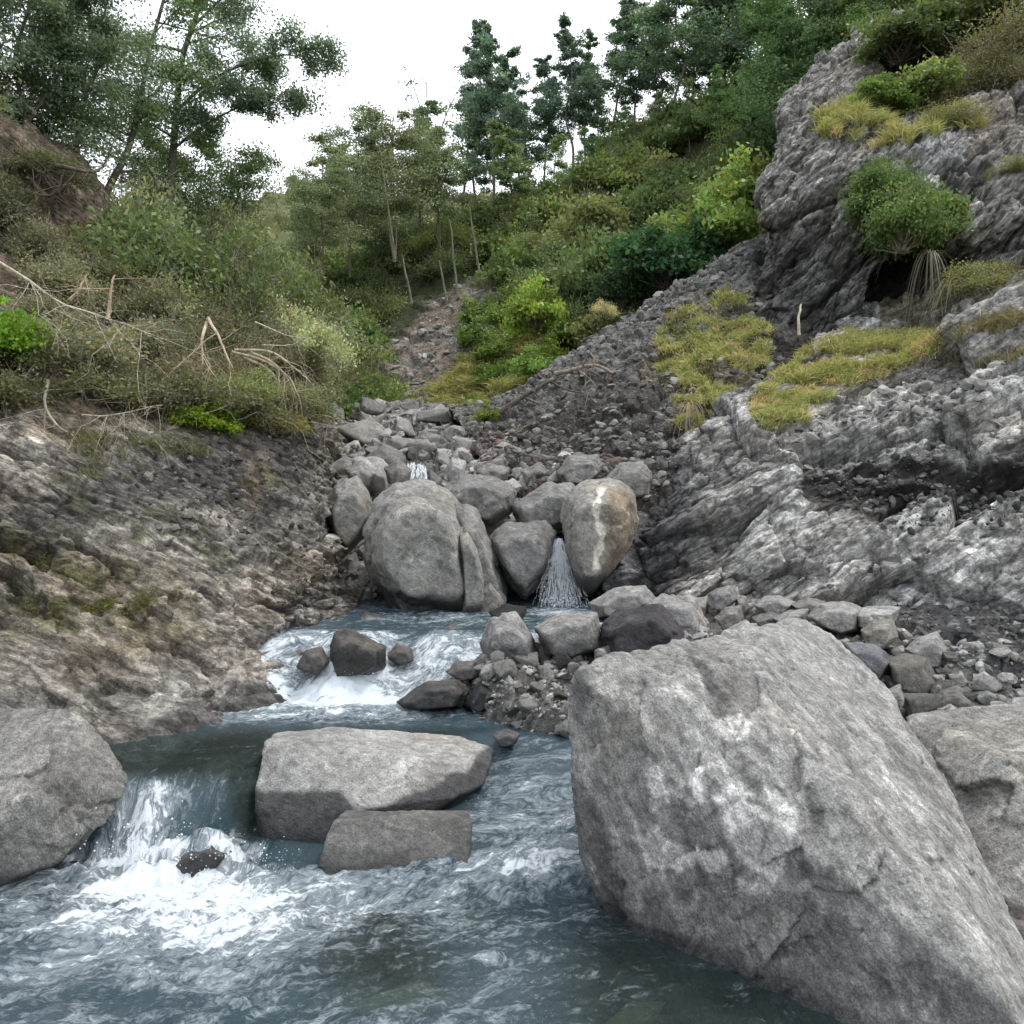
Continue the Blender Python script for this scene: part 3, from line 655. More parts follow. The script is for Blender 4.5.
J = [([(360, 562), (361, 532), (374, 502), (398, 483), (425, 479), (450, 490), (467, 518), (478, 560), (486, 600), (478, 622), (405, 622), (383, 600)], 8.4, .75, G(.34, .5), 'largest rounded tan grey boulder standing left of the waterfall', 6, 14),
     ([(455, 498), (478, 512), (490, 555), (509, 590), (502, 618), (470, 622), (450, 560)], 8.35, .5, G(.26, .4), 'narrow grey boulder pressed behind the largest rounded boulder', 5, 16),
     ([(323, 508), (334, 484), (357, 475), (371, 494), (376, 516), (362, 540), (346, 556), (330, 540)], 9.0, .5, G(.32, .6), 'pale tan angular boulder left of the largest rounded boulder', 5, 20),
     ([(440, 492), (462, 475), (495, 476), (516, 490), (513, 510), (490, 527), (465, 515)], 9.4, .5, G(.26, .3), 'grey boulder with a dark streak above the pointed boulder', 5, 20),
     ([(513, 506), (548, 482), (572, 484), (582, 500), (574, 522), (545, 533), (518, 526)], 9.3, .5, G(.26, .1), 'bluish grey boulder wedged behind the waterfall', 5, 20),
     ([(487, 537), (505, 522), (545, 519), (557, 532), (553, 562), (541, 582), (525, 600), (510, 587), (496, 562)], 8.45, .5, G(.23, .2), 'pointed grey boulder hanging left of the waterfall', 5, 26),
     ([(562, 522), (567, 496), (585, 480), (614, 479), (636, 494), (638, 520), (631, 547), (615, 572), (592, 597), (577, 592), (564, 562)], 8.4, .55, (.33, .315, .285), 'tall rounded boulder with a pale vertical vein right of the waterfall', 6, 16),
     ([(555, 472), (569, 455), (598, 454), (606, 470), (592, 484), (562, 484)], 10.0, .4, G(.27, .3), 'angular grey boulder above the veined boulder', 5, 30),
     ([(603, 480), (620, 464), (642, 460), (656, 475), (653, 496), (636, 500), (610, 488)], 9.6, .4, G(.25, .3), 'grey boulder against the dark rock wall behind the veined boulder', 5, 24),
     ([(480, 642), (489, 618), (515, 613), (533, 634), (542, 662), (515, 674), (488, 670)], 6.3, .3, G(.36, .1), 'upright light grey boulder in the stream below the rounded boulders', 5, 24),
     ([(533, 627), (562, 612), (597, 611), (603, 650), (575, 662), (545, 657)], 6.35, .3, G(.34, .3), 'blocky boulder with a dark base at the foot of the waterfall', 5, 28),
     ([(588, 603), (615, 588), (645, 585), (657, 600), (640, 612), (598, 618)], 7.5, .3, G(.33, .1), 'flat pale boulder right of the waterfall foot', 5, 28),
     ([(600, 627), (620, 608), (660, 604), (686, 628), (700, 650), (640, 658), (602, 657)], 6.35, .35, (.085, .08, .085), 'dark purple grey boulder behind the top edge of the huge boulder', 5, 26),
     ([(644, 603), (662, 592), (695, 598), (706, 620), (708, 640), (688, 645), (660, 625)], 6.7, .3, G(.36, .0), 'smooth whitish boulder leaning on the dark purple boulder', 5, 22),
     ([(690, 598), (708, 596), (709, 630), (694, 632)], 7.2, .2, G(.38, .1), 'pale upright slab beside the whitish boulder', 5, 30),
     ([(710, 594), (716, 588), (735, 585), (740, 597), (722, 612), (711, 609)], 7.1, .2, G(.28, .2), 'cube shaped grey stone on top of the rubble right of the pale slab', 5, 34),
     ([(714, 618), (725, 606), (740, 605), (746, 620), (735, 628), (718, 630)], 6.9, .2, G(.24, .2), 'rounded grey stone under the cube shaped stone', 5, 20),
     ([(736, 595), (746, 596), (750, 608), (742, 614), (735, 606)], 7.1, .15, G(.26, .3), 'small grey stone leaning against the cube shaped stone', 5, 24),
     ([(753, 604), (764, 596), (780, 595), (796, 602), (788, 612), (762, 614)], 7.0, .25, G(.33, .2), 'light flat stone lying along the foot of the right wall', 5, 24),
     ([(751, 617), (770, 612), (783, 614), (778, 626), (757, 628)], 6.7, .2, G(.18, .1), 'dark flat stone in front of the light flat stone', 5, 24),
     ([(773, 618), (790, 610), (808, 609), (806, 622), (780, 625)], 6.5, .2, G(.36, .1), 'small white stone at the crest of the huge boulder', 5, 24),
     ([(790, 604), (808, 597), (826, 601), (822, 611), (798, 612)], 6.9, .2, G(.25, .1), 'grey oval stone behind the small white stone', 5, 20),
     ([(722, 632), (744, 620), (756, 626), (752, 640), (728, 642)], 6.3, .2, G(.38, .0), 'pale low stone peeking over the huge boulder top', 5, 24),
     ([(806, 616), (820, 604), (845, 600), (862, 608), (860, 630), (843, 636), (818, 626)], 6.3, .35, G(.34, .3), 'large light stone right behind the tip of the huge boulder', 5, 26),
     ([(850, 610), (870, 606), (900, 607), (896, 620), (868, 632), (852, 626)], 6.3, .25, G(.40, .0), 'flat whitish slab lying right of the large light stone', 5, 34),
     ([(860, 630), (872, 620), (893, 618), (899, 636), (884, 650), (863, 648)], 6.0, .25, G(.32, .9), 'yellowish tan rounded stone below the whitish slab', 5, 22),
     ([(844, 643), (862, 642), (886, 650), (894, 662), (882, 684), (862, 670)], 5.5, .25, (.20, .205, .215), 'bluish grey slab stone resting on the slope of the huge boulder', 5, 38),
     ([(903, 648), (922, 636), (937, 632), (950, 650), (946, 672), (918, 668)], 5.9, .3, G(.36, .1), 'pale pointed boulder in the middle of the right rubble strip', 5, 34),
     ([(884, 658), (905, 652), (927, 656), (940, 682), (926, 700), (903, 696), (888, 680)], 5.5, .3, G(.20, 1.0), 'brown streaked boulder below the pale pointed boulder', 5, 18),
     ([(944, 670), (962, 666), (972, 680), (970, 690), (950, 690)], 5.6, .2, G(.36, .2), 'light grey arched stone right of the brown streaked boulder', 5, 22),
     ([(926, 704), (940, 690), (958, 686), (978, 697), (988, 712), (930, 716)], 5.3, .25, G(.20, .4), 'dark brownish stone in front of the arched stone', 5, 22),
     ([(966, 692), (985, 684), (1008, 693), (1018, 708), (985, 712)], 5.4, .25, G(.30, .1), 'triangular grey stone at the right end of the rubble strip', 5, 30),
     ([(1010, 705), (1024, 696), (1050, 700), (1060, 720), (1015, 716)], 5.3, .25, G(.30, .2), 'grey stone cut by the right edge above the broad tan boulder', 5, 30),
     ([(886, 690), (900, 684), (905, 697), (903, 706), (890, 704)], 5.0, .15, G(.30, .2), 'small grey stone tucked beside the huge boulder slope', 5, 30),
     ([(326, 655), (334, 633), (348, 627), (364, 640), (386, 646), (384, 668), (360, 682), (328, 682)], 6.5, .3, (.105, .10, .09), 'dark wet humped rock splitting the upper cascade', 5, 22),
     ([(404, 638), (423, 617), (431, 630), (428, 640)], 7.5, .2, G(.18, .2), 'small pointed rock in the water below the largest rounded boulder', 5, 30),
     ([(396, 702), (424, 681), (460, 679), (469, 690), (462, 706), (410, 712)], 5.95, .3, G(.19, .5), 'flat wet brownish rock at the foot of the white cascade', 5, 26),
     ([(488, 612), (505, 604), (526, 607), (530, 622), (500, 625)], 7.7, .25, (.10, .10, .095), 'low dark rock in the pool left of the waterfall foot', 5, 26),
     ([(455, 640), (470, 630), (486, 640), (485, 655), (465, 655)], 7.0, .2, (.10, .10, .095), 'dark wet stone touching the upright light grey boulder', 5, 26),
     ([(463, 705), (480, 680), (495, 685), (497, 705), (475, 715)], 5.9, .2, (.13, .13, .13), 'dark stone at the left end of the gravel bar', 5, 26),
     ([(150, 872), (178, 850), (215, 840), (236, 850), (225, 872), (185, 884)], 4.16, .2, (.20, .19, .17), 'dark rock under the small waterfall', 5, 18),
     ([(600, 785), (618, 775), (640, 780), (650, 800), (605, 805)], 4.9, .15, (.14, .14, .14), 'dark stone hidden behind the huge boulder', 4, 18)]
for k, (poly, Y, t, tone, lab, sub, pw) in enumerate(J[:-1]):
    z0 = CAMZ-(max(q[1] for q in poly)-HY)/FPX*Y
    wet = {9: .72, 10: .74, 34: .62, 36: .50, 37: .9, 38: .8, 0: .92, 6: 1.05, 40: .3, 39: .55}.get(k)
    o = hero(sil(poly, Y, t), lab, tone, sub=sub, pw=pw, amp=.045, seed=20+k, wet=wet)
    if pw >= 34 or k in (7,): pass
    if k == 6:   # the pale vein on the tall boulder (its own part)
        v = []
        d_ = [(601, 489, .50), (600, 500, .60), (597, 515, .66), (596, 530, .68), (597, 545, .66), (598, 560, .60), (597, 572, .50)]
        me = o.data; co_ = np.array([q.co[:] for q in me.vertices])+np.array(o.location[:])
        qx, qy = px_of(co_); ca = np.empty(len(co_)*4, np.float32); me.color_attributes['Col'].data.foreach_get('color', ca); ca = ca.reshape(-1, 4)
        cx_ = 599+3*np.sin(qy*.12); wd = 3.2+1.2*np.sin(qy*.3)
        fr = (co_[:, 1] < 8.35)*sstep(484, 492, qy)*(1-sstep(566, 576, qy))
        ve = (1-sstep(wd*.7, wd*1.5, np.abs(qx-cx_)))*fr
        rs = sstep(601, 612, qx)*fr
        ca[:, :3] *= 1+ve[:, None]*np.array([1.5, 1.48, 1.3])
        ca[:, :3] *= 1-rs[:, None]*np.array([.04, .17, .30])
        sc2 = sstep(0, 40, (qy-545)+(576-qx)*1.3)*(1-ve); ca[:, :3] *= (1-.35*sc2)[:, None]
        store(me, ca)
# upper-field larger stones (each seen well enough to be told apart by place)
U = [([(328, 442), (345, 428), (358, 436), (362, 450), (340, 452)], 13.6, G(.38, .1)), ([(315, 447), (330, 444), (343, 452), (338, 462), (318, 458)], 13, G(.36, .2)),
     ([(364, 458), (384, 444), (402, 452), (408, 470), (392, 488), (372, 484)], 11, G(.22, .5)), ([(328, 468), (346, 455), (362, 462), (372, 478), (345, 484), (330, 480)], 11.2, G(.29, .3)),
     ([(416, 446), (430, 431), (441, 438), (438, 452), (424, 456)], 13.4, G(.37, .1)), ([(431, 466), (437, 448), (451, 450), (452, 466), (440, 478)], 11.6, G(.38, .1)),
     ([(442, 476), (452, 456), (466, 462), (466, 478), (450, 486)], 11, G(.39, .0)), ([(412, 458), (424, 453), (436, 457), (430, 466), (415, 466)], 12, G(.24, .2)),
     ([(424, 424), (438, 412), (442, 424), (440, 434), (427, 434)], 15.5, G(.30, .1)), ([(340, 452), (375, 446), (398, 450), (385, 458), (350, 464)], 12.3, G(.36, .2)),
     ([(320, 412), (328, 403), (336, 410), (334, 420), (322, 420)], 16.8, G(.33, .1)), ([(336, 412), (346, 404), (358, 412), (352, 420), (338, 420)], 16.5, G(.35, .1)),
     ([(355, 412), (366, 405), (372, 414), (360, 420)], 16.5, G(.38, .1)), ([(426, 480), (430, 468), (442, 478), (440, 492), (428, 490)], 10.6, G(.17, .1)),
     ([(655, 468), (668, 458), (680, 466), (672, 478)], 10, G(.22, .2)), ([(476, 470), (490, 462), (510, 468), (508, 480), (484, 482)], 10.6, G(.26, .2)),
     ([(520, 470), (540, 462), (552, 472), (545, 484), (522, 484)], 10.4, G(.22, .1)), ([(380, 575), (400, 570), (402, 582), (388, 586)], 8.6, G(.38, .1)),
     ([(371, 560), (382, 552), (388, 566), (376, 572)], 8.8, G(.33, .1))]
for k, (poly, Y, tone) in enumerate(U):
    hero(sil(poly, Y, .28*Y/12), None, tone, M_boulder, 'boulder', 'boulder', 'larger stones on the upper boulder field', sub=4, pw=30, amp=.06, seed=90+k)
    COL.objects[-1]['label'] = ('large pale angular stone on the upper boulder field' if tone[0] > .28 else 'large grey brown stone on the upper boulder field')

# ---------------------------------------------------------------- loose stone prototypes
PROTO = []
for k in range(14):
    r = np.random.default_rng(300+k); n = r.integers(9, 15)
    q = r.normal(size=(n, 3)); q /= np.linalg.norm(q, axis=1)[:, None]; q *= r.uniform(.8, 1.1, (n, 1)); q *= np.array([1, r.uniform(.65, .95), r.uniform(.45, .8)])
    me, b, v = rock_from_points('stone', q, sub=4, pw=30, amp=.05, seed=300+k, fs=.8)
    co_ = np.array([x.co[:] for x in me.vertices]); co_ -= (co_.max(0)+co_.min(0))/2
    me.vertices.foreach_set('co', co_.astype(np.float32).ravel()); me.materials.append(M_stone); PROTO.append(me)
placed = [(h[1], h[2]*.75) for h in HERO]
def scatter(pname, poly, count, rmin, rmax, tones, seed, label, group, power=2.0, sep=.8, sink=.25, name='stone'):
    d = PATCHES[pname]; r = np.random.default_rng(seed)
    m = np.where(poly_mask(d['px'], d['py'], poly, .5) > .5)[0]
    # weight by image area ~ uniform in world: grid verts are about uniform
    n = 0; radii = np.sort(rmin+(rmax-rmin)*r.random(count)**power)[::-1]
    cen = np.array([p[0] for p in placed]); rad = np.array([p[1] for p in placed]); res = []
    for R_ in radii:
        for _ in range(12):
            i = r.choice(m); c = d['p'][i]+d['n'][i]*R_*(.5-sink)
            if len(cen) and (np.linalg.norm(cen-c, axis=1) < (rad+R_)*sep).any(): continue
            cen = np.vstack([cen, c]); rad = np.append(rad, R_); placed.append((c, R_)); res.append((c, R_)); break
    for c, R_ in res:
        o = link(name, PROTO[r.integers(14)], loc=c); o.scale = (R_*r.uniform(.9, 1.2),)*2+(R_*r.uniform(.8, 1.2),)
        o.rotation_euler = (r.normal()*.35, r.normal()*.35, r.uniform(0, 6.28))
        t = tones[r.integers(len(tones))]; s = r.uniform(.85, 1.15); o.color = (t[0]*s, t[1]*s, t[2]*s, 1)
        tag(o, label, 'stone', group)
    return res
TG = [G(.38, .1), G(.43, .2), G(.33, .2), G(.27, .3), G(.46, .1), G(.36, .5)]
TD = [G(.12, .2), G(.16, .2), G(.10, .2)]
scatter('boulder_field_bed', [(312, 404), (480, 414), (560, 440), (600, 470), (560, 480), (470, 490), (380, 500), (322, 500)], 190, .10, .42, TG, 1, 'grey angular stone in the rubble field above the rounded boulders', 'stones of the upper rubble field', 1.8, .68)
scatter('boulder_field_bed', [(335, 550), (385, 540), (410, 600), (400, 615), (350, 612)], 14, .06, .16, TD+TG[:2], 2, 'small dark stone in the gap left of the largest rounded boulder', 'stones beside the largest rounded boulder')

def stone_mass(name, pname, poly, count, rmin, rmax, tones, seed, mat, power=3, sink=.3, flat=.6):
    """uncountable gravel: one mesh of many small broken stones"""
    d = PATCHES[pname]; r = np.random.default_rng(seed); m = np.where(poly_mask(d['px'], d['py'], poly, 6) > r.random(len(d['px'])))[0]
    if len(m) == 0: return
    dv, df = ico(1) if rmax < .09 else ico(2)
    idx = r.choice(m, count); R_ = rmin+(rmax-rmin)*r.random(count)**power
    V = []; Cc = []; Fs = []
    for k in range(count):
        s = np.array([1, r.uniform(.6, 1), r.uniform(.35, .8)]); q = dv*r.uniform(.75, 1.2, (len(dv), 1))
        nn = r.normal(size=(3, 3)); nn /= np.linalg.norm(nn, axis=1)[:, None]
        for a in nn:
            h = q@a; q = q-np.outer(np.clip(h-.55, 0, None), a)
        a = r.uniform(0, 6.28); b = r.normal()*.5
        Rm = np.array(Euler((b, r.normal()*.5, a)).to_matrix())
        q = (q*s)@Rm.T*R_[k]+d['p'][idx[k]]+d['n'][idx[k]]*R_[k]*(.4-sink)
        V.append(q); Fs.append(df+k*len(dv)); t = np.array(tones[r.integers(len(tones))])*r.uniform(.75, 1.25); Cc.append(np.tile([*t, 0], (len(dv), 1)))
    me = make_mesh(name, np.concatenate(V), tris=np.concatenate(Fs), smooth=False); set_col(me, np.clip(np.concatenate(Cc), 0, 1))
    o = link(name, me, mat); return o
M_grav = rock_material('gravel_stones', 6, .5, (0, 0, 1), .1, 0, 0, .004, False, .6)
def gravel(label, *a):
    o = stone_mass('gravel', *a)
    if o: tag(o, label, 'gravel', None, 'stuff')
gravel('grey gravel filling the gaps of the upper boulder field', 'boulder_field_bed', [(300, 400), (660, 440), (660, 560), (330, 610)], 3800, .03, .16, TG, 4, M_grav, 3)
gravel('loose grey stone chips covering the scree slope', 'scree_slope', [(450, 410), (755, 240), (775, 250), (780, 430), (700, 450), (650, 500), (500, 490)], 9000, .012, .10, [G(.24, .2), G(.19, .2), G(.13, .3), G(.10, .4), G(.30, .2)], 5, M_grav, 7)
gravel('dark stone chips fallen down the lower right bank', 'right_bank', [(860, 640), (950, 610), (1500, 600), (1500, 900), (980, 720), (900, 690)], 2600, .015, .09, [G(.08, .1), G(.12, .1), G(.16, .2), G(.22, .1)], 6, M_grav, 4)
gravel('small stones caught on the dark ledge of the right bank', 'right_bank', [(800, 458), (1400, 440), (1400, 520), (900, 530), (810, 490)], 1500, .01, .06, [G(.10, .1), G(.07, .1), G(.2, .2)], 7, M_grav, 4)
gravel('small stones on the right bank below the grass', 'right_bank', [(740, 430), (900, 380), (1300, 300), (1300, 430), (900, 450), (720, 465)], 900, .015, .10, [G(.3, .2), G(.38, .2), G(.2, .2)], 17, M_grav, 4)
gravel('crumbled stone chips on the left bank', 'left_bank', [(120, 450), (325, 430), (345, 600), (300, 640), (240, 560), (120, 520)], 1600, .006, .06, [G(.10, .2), G(.16, .3), G(.25, .4), G(.08, .2)], 8, M_grav, 4)
gravel('brown stones on the bare patch of the far hillside', 'hillside', SOILP, 650, .03, .15, [G(.3, .4), G(.22, .8), G(.36, .2)], 9, M_grav, 3)
gravel('red brown broken rock at the foot of the scree', 'scree_slope', [(465, 440), (560, 440), (640, 470), (600, 490), (480, 480)], 900, .02, .11, [(.17, .125, .11), (.12, .095, .085), G(.14, .4), G(.2, .3), G(.1, .5)], 10, M_grav, 3)
# ================================================================ stream bed and water
def fan(umin, umax, nu, y0, y1, ny, pw=1.0):
    u = np.linspace(umin, umax, nu); t = np.linspace(0, 1, ny)**pw; y = y0*(y1/y0)**t
    U_, Y_ = np.meshgrid(u, y); return U_*Y_, Y_
def water_z(x, y):
    wl = 1-sstep(-.95, -.25, x)
    back = .42*sstep(-1.50, -1.36, x)
    zl = .34*sstep(4.04, 4.46, y-back+.04*np.sin(x*5))
    zr = .14*sstep(3.6, 4.3, y)+.20*sstep(4.5, 5.2, y)
    z = wl*zl+(1-wl)*zr
    z = z+.40*sstep(6.1, 6.9, y+.12*np.sin(x*4+1)+.10*np.sin(x*9))+.06*sstep(6.9, 8.3, y)
    return z-1.0*sstep(.95, 1.15, x)*sstep(5.4, 5.8, y)
def bed_z(x, y):
    xs = np.interp(y, [3, 4.6, 5.0, 5.3, 6.0, 6.6, 7.0, 7.6, 8.4], [1.6, 1.2, .72, -.12, -.42, -.36, .05, .9, 1.2])
    bar = np.interp(y, [4.6, 5.0, 5.5, 6, 7, 8, 9], [-.1, .36, .50, .61, .74, .62, .4])+.05*np.clip(x, 0, 3)
    k = sstep(-.12, .3, x-xs)
    return (water_z(x, y)-.28)*(1-k)+bar*k
X, Y = fan(-.85, 1.0, 420, 1.2, 9.0, 420); x = X.ravel(); y = Y.ravel(); z = bed_z(x, y)
p = np.stack([x, y, z], 1); p[:, 2] += facets(p, .35, .09, .3)+facets(p+4, .12, .035, .3)
me = make_mesh('stream_bed', p, grid_quads(420, 420)); n2 = fbm(p*4, 4)
c = lerp(np.tile([.15, .145, .135], (len(p), 1)), (.22, .21, .19), sstep(-.1, .3, n2)); under = sstep(.02, -.03, p[:, 2]-water_z(x, y))
qx, qy = px_of(p); c = lerp(c, (.075, .075, .078), poly_mask(qx, qy, [(860, 600), (1300, 600), (1300, 720), (1010, 690), (960, 665), (900, 630)], 6)*.95)
set_col(me, np.concatenate([c, under[:, None]*.35], 1)); tag(link('stream_bed', me, M_bed), kind='structure')
qx, qy = px_of(p); PATCHES['stream_bed'] = dict(p=p, n=np.tile([0, 0, 1.], (len(p), 1)), px=qx, py=qy)
BAR = [(440, 700), (455, 660), (480, 650), (540, 665), (600, 655), (640, 660), (575, 690), (572, 765), (545, 755), (500, 738), (468, 722)]
scatter('stream_bed', BAR, 120, .025, .13, TG+TD, 31, 'small grey stone on the gravel bar between the stream and the huge boulder', 'stones of the gravel bar', 1.6, .62)
scatter('stream_bed', [(600, 640), (880, 640), (950, 680), (1040, 700), (1060, 730), (900, 715), (800, 650), (600, 665)], 60, .04, .13, TG+TD, 32, 'small stone packed in the rubble strip behind the huge boulder', 'stones of the right rubble strip', 1.5, .6)
gravel('fine wet gravel on the bar beside the stream', 'stream_bed', BAR, 1600, .008, .05, TG+TD, 33, M_grav, 3)
gravel('small stones between the boulders of the right rubble strip', 'stream_bed', [(590, 600), (1100, 660), (1100, 760), (900, 725), (800, 650), (590, 680)], 1400, .015, .09, TG+TD, 34, M_grav, 3)
gravel('dark broken shale at the foot of the right bank', 'stream_bed', [(860, 605), (1200, 620), (1200, 705), (1010, 690), (960, 665), (900, 630)], 3000, .01, .07, [G(.09, .1), G(.13, .1), G(.17, .2), G(.26, .1)], 35, M_grav, 3)
# stones showing under the water surface
for (px, py, Y_, r_, tone, lab) in [(385, 922, 3.52, .06, (.50, .50, .38), 'small pale oval stone lying under the water below the squared block'),
                                (395, 975, 3.05, .24, (.24, .21, .12), 'yellow brown submerged stone near the bottom edge'),
                                (640, 1000, 2.98, .15, (.17, .15, .10), 'dim submerged stone at the foot of the huge boulder'),
                                (470, 905, 3.7, .15, (.30, .28, .19), 'submerged stone off the corner of the squared block')]:
    o = link('submerged_stone', PROTO[int(px) % 14], loc=P(px, py, Y_)-np.array([0, 0, r_*.33+.01])); o.scale = (r_*1.15, r_*.8, r_*.36); o.rotation_euler = (0, 0, .5); o.color = (*tone, 1)
    tag(o, lab, 'stone')

def water_mat():
    m = bpy.data.materials.new('water'); t = NT(m)
    fl = t.n('ShaderNodeAttribute', attribute_name='flow').outputs['Vector']
    fo = t.n('ShaderNodeAttribute', attribute_name='foam').outputs['Fac']
    ca = t.n('ShaderNodeAttribute', attribute_name='clear').outputs['Fac']
    v = t.warp(t.warp(fl, 2.0, .45), 7, .07)
    n1 = t.noise(v, 6.0, 9, .72, .6); n2 = t.noise(v, 22.0, 6, .7, .8)
    rd = t.math('ABSOLUTE', t.math('SUBTRACT', t.noise(v, 9.0, 5, .6, 1.2), .5)); web = t.rng(rd, 0.0, .06, 1.0, 0.0)   # thin foam threads
    s = t.math('ADD', t.math('MULTIPLY', n1, .62), t.math('MULTIPLY', n2, .38))
    s = t.math('ADD', s, t.math('MULTIPLY', web, .05))
    th = t.rng(fo, 0, 1, .70, .36)
    k = t.math('SUBTRACT', s, th); foam = t.rng(k, -.035, .09, 0, 1, True)
    thin = t.rng(k, -.13, .05, 0, .42, True)
    foam = t.math('MAXIMUM', foam, thin)
    big = t.noise(fl, 1.2, 4, .6)
    base = t.mix(t.rng(big, .35, .65, 0, 1), (.040, .074, .092), (.080, .120, .142))
    base = t.mix(ca, base, (.06, .08, .07))
    milk = t.mix(thin, base, (.24, .34, .40))
    col = t.mix(foam, milk, (.70, .76, .80))
    b = t.n('ShaderNodeBsdfPrincipled'); t.l(col, b.inputs['Base Color']); b.inputs['IOR'].default_value = 1.33
    t.l(t.rng(foam, 0, 1, .06, .6), b.inputs['Roughness'])
    h = t.math('ADD', t.math('MULTIPLY', n1, 1.0), t.math('MULTIPLY', n2, .5)); h = t.math('ADD', h, t.math('MULTIPLY', foam, .35))
    amp = t.rng(fo, 0, .6, .25, 1.0)
    t.l(t.bump(t.math('MULTIPLY', h, amp), .9, .022), b.inputs['Normal'])
    tr = t.n('ShaderNodeBsdfTransparent'); tr.inputs[0].default_value = (.70, .85, .84, 1)
    mx = t.n('ShaderNodeMixShader')
    tf = t.math('MULTIPLY', t.math('SUBTRACT', 1.0, foam), t.rng(ca, 0, 1, .25, .72))
    t.l(tf, mx.inputs[0]); t.l(b.outputs[0], mx.inputs[1]); t.l(tr.outputs[0], mx.inputs[2]); t.l(mx.outputs[0], t.out.inputs[0])
    return m
M_water = water_mat()
NU, NY = 820, 760
X, Y = fan(-.78, .8, NU, 1.3, 8.7, NY); x = X.ravel(); y = Y.ravel()
z = water_z(x, y); p = np.stack([x, y, z], 1)
qx, qy = px_of(p)
gs = lambda cx, cy, sx, sy, a=0: np.exp(-((((x-cx)*math.cos(a)+(y-cy)*math.sin(a))/sx)**2+((-(x-cx)*math.sin(a)+(y-cy)*math.cos(a))/sy)**2))
falls = sstep(4.0, 4.1, y)*(1-sstep(4.36, 4.48, y))*(1-sstep(-1.28, -1.2, x))
fallL = falls*(.12+.62*gs(-1.83, 4.2, .14, 9)+.5*gs(-1.33, 4.2, .08, 9)+.35*(1-sstep(4.08, 4.22, y)))
turb = .23+.50*gs(-1.35, 3.66, .75, .42)+.38*gs(-1.7, 3.95, .4, .25)+.20*gs(-.8, 3.5, .9, .5)
yj = y+.12*fbm(np.stack([x*3, y*3, z*0], 1)+8, 4); turb = turb*(1-sstep(3.98, 4.16, yj))+fallL
right = sstep(-.5, -.1, x)
turb = turb*(1-right*sstep(3.9, 4.1, y))+right*(.30+.25*gs(.2, 4.35, .35, .35)+.22*gs(.1, 3.9, .35, .12, .5))*sstep(3.7, 4.0, y)*(1-sstep(4.9, 5.3, y))
mid = sstep(4.35, 4.5, y)*(1-sstep(5.0, 5.6, y))
turb = turb*(1-mid*(1-right))+.02*mid*(1-right)
turb = turb+sstep(5.3, 5.75, y)*(1-sstep(6.1, 6.4, y))*(.35+.25*(x < -.4))*(x < .2)*(1-sstep(-.7, -.3, x)*.5)
casc = sstep(5.85, 6.1, y)*(1-sstep(6.75, 7.0, y)); turb = turb+casc*.68
turb = turb+sstep(6.8, 7.2, y)*.22+.5*gs(.47, 7.8, .35, .25)+.25*gs(-.7, 7.6, .6, .3)
# calmer water at the foot of the huge boulder and along the bottom right
calm = poly_mask(qx, qy, [(560, 960), (620, 900), (760, 960), (900, 1010), (1000, 1100), (560, 1100)], 45); turb = turb*(1-.8*calm)
turb = turb*(1-.6*np.exp(-((qx-385)/75)**2-((qy-968)/42)**2))
turb = np.clip(turb, 0, 1)
# local flow coordinates: streaks run across in the lower pool, downhill on the falls
ang = np.where(y < 4.0, .30, 0)+.0*x; a = .32
f1 = x*math.cos(a)+y*math.sin(a); f2 = -x*math.sin(a)+y*math.cos(a)
lowf = np.stack([f1*.85, f2*1.6, z*0], 1)
downf = np.stack([x*2.2, y*.45+z*.8, z*.0+3], 1)
wd = sstep(3.85, 4.1, y)*(1-sstep(4.4, 4.7, y))*(1-sstep(-1.1, -.8, x))
wd = np.clip(wd+right*sstep(4.0, 4.3, y)*(1-sstep(5, 5.3, y))*.0, 0, 1)
flow = lowf*(1-wd[:, None])+downf*wd[:, None]
flow = np.where((wd > .5)[:, None], downf, lowf)
wamp = .008+.05*turb+.016*(y < 4.05)*(1-calm)
wav = fbm(np.stack([f1*1.6, f2*3.6, z*0], 1)+.4*fbm(p*2, 2)[:, None], 5, .55)
chop = fbm(np.stack([x*9, y*9, z*0], 1), 4, .6, ridged=True)
p[:, 2] += wamp*(wav*1.5+.35*chop+.35*fbm(np.stack([x*22, y*22, z*0], 1), 3))
# cascade humps
p[:, 2] += .09*casc*fbm(p*np.array([3.5, 3.5, 0])+9, 3)+.10*falls*fbm(p*np.array([5, 1.5, 0])+2, 3)
# water hugging the drowned rock under the fall
p[:, 2] += .13*np.exp(-(((x+1.50)/.17)**2+((y-4.13)/.10)**2))
p[:, 2] += gs(-1.65, 3.98, .45, .12)*(.05+.14*fbm(np.stack([x*7, y*9, z*0], 1)+5, 4))
p[:, 1] -= .08*fallL*fbm(p*np.array([6, 1, 2.])+20, 3)
me = make_mesh('water', p, grid_quads(NY, NU))
def fattr(nm, a, typ='FLOAT'):
    at = me.attributes.new(nm, typ, 'POINT'); at.data.foreach_set('value' if typ == 'FLOAT' else 'vector', np.asarray(a, np.float32).ravel())
fattr('foam', turb); fattr('flow', flow, 'FLOAT_VECTOR')
clear = np.clip(calm*.8+.9*mid*(1-right)+.95*np.exp(-((qx-385)/75)**2-((qy-968)/42)**2)+.6*np.exp(-((qx-385)/26)**2-((qy-921)/16)**2)+.5*np.exp(-((qx-60)/100)**2-((qy-900)/25)**2)+.3*np.exp(-((qx-475)/40)**2-((qy-905)/22)**2), 0, 1); fattr('clear', clear)
tag(link('stream_water', me, M_water), kind='structure')

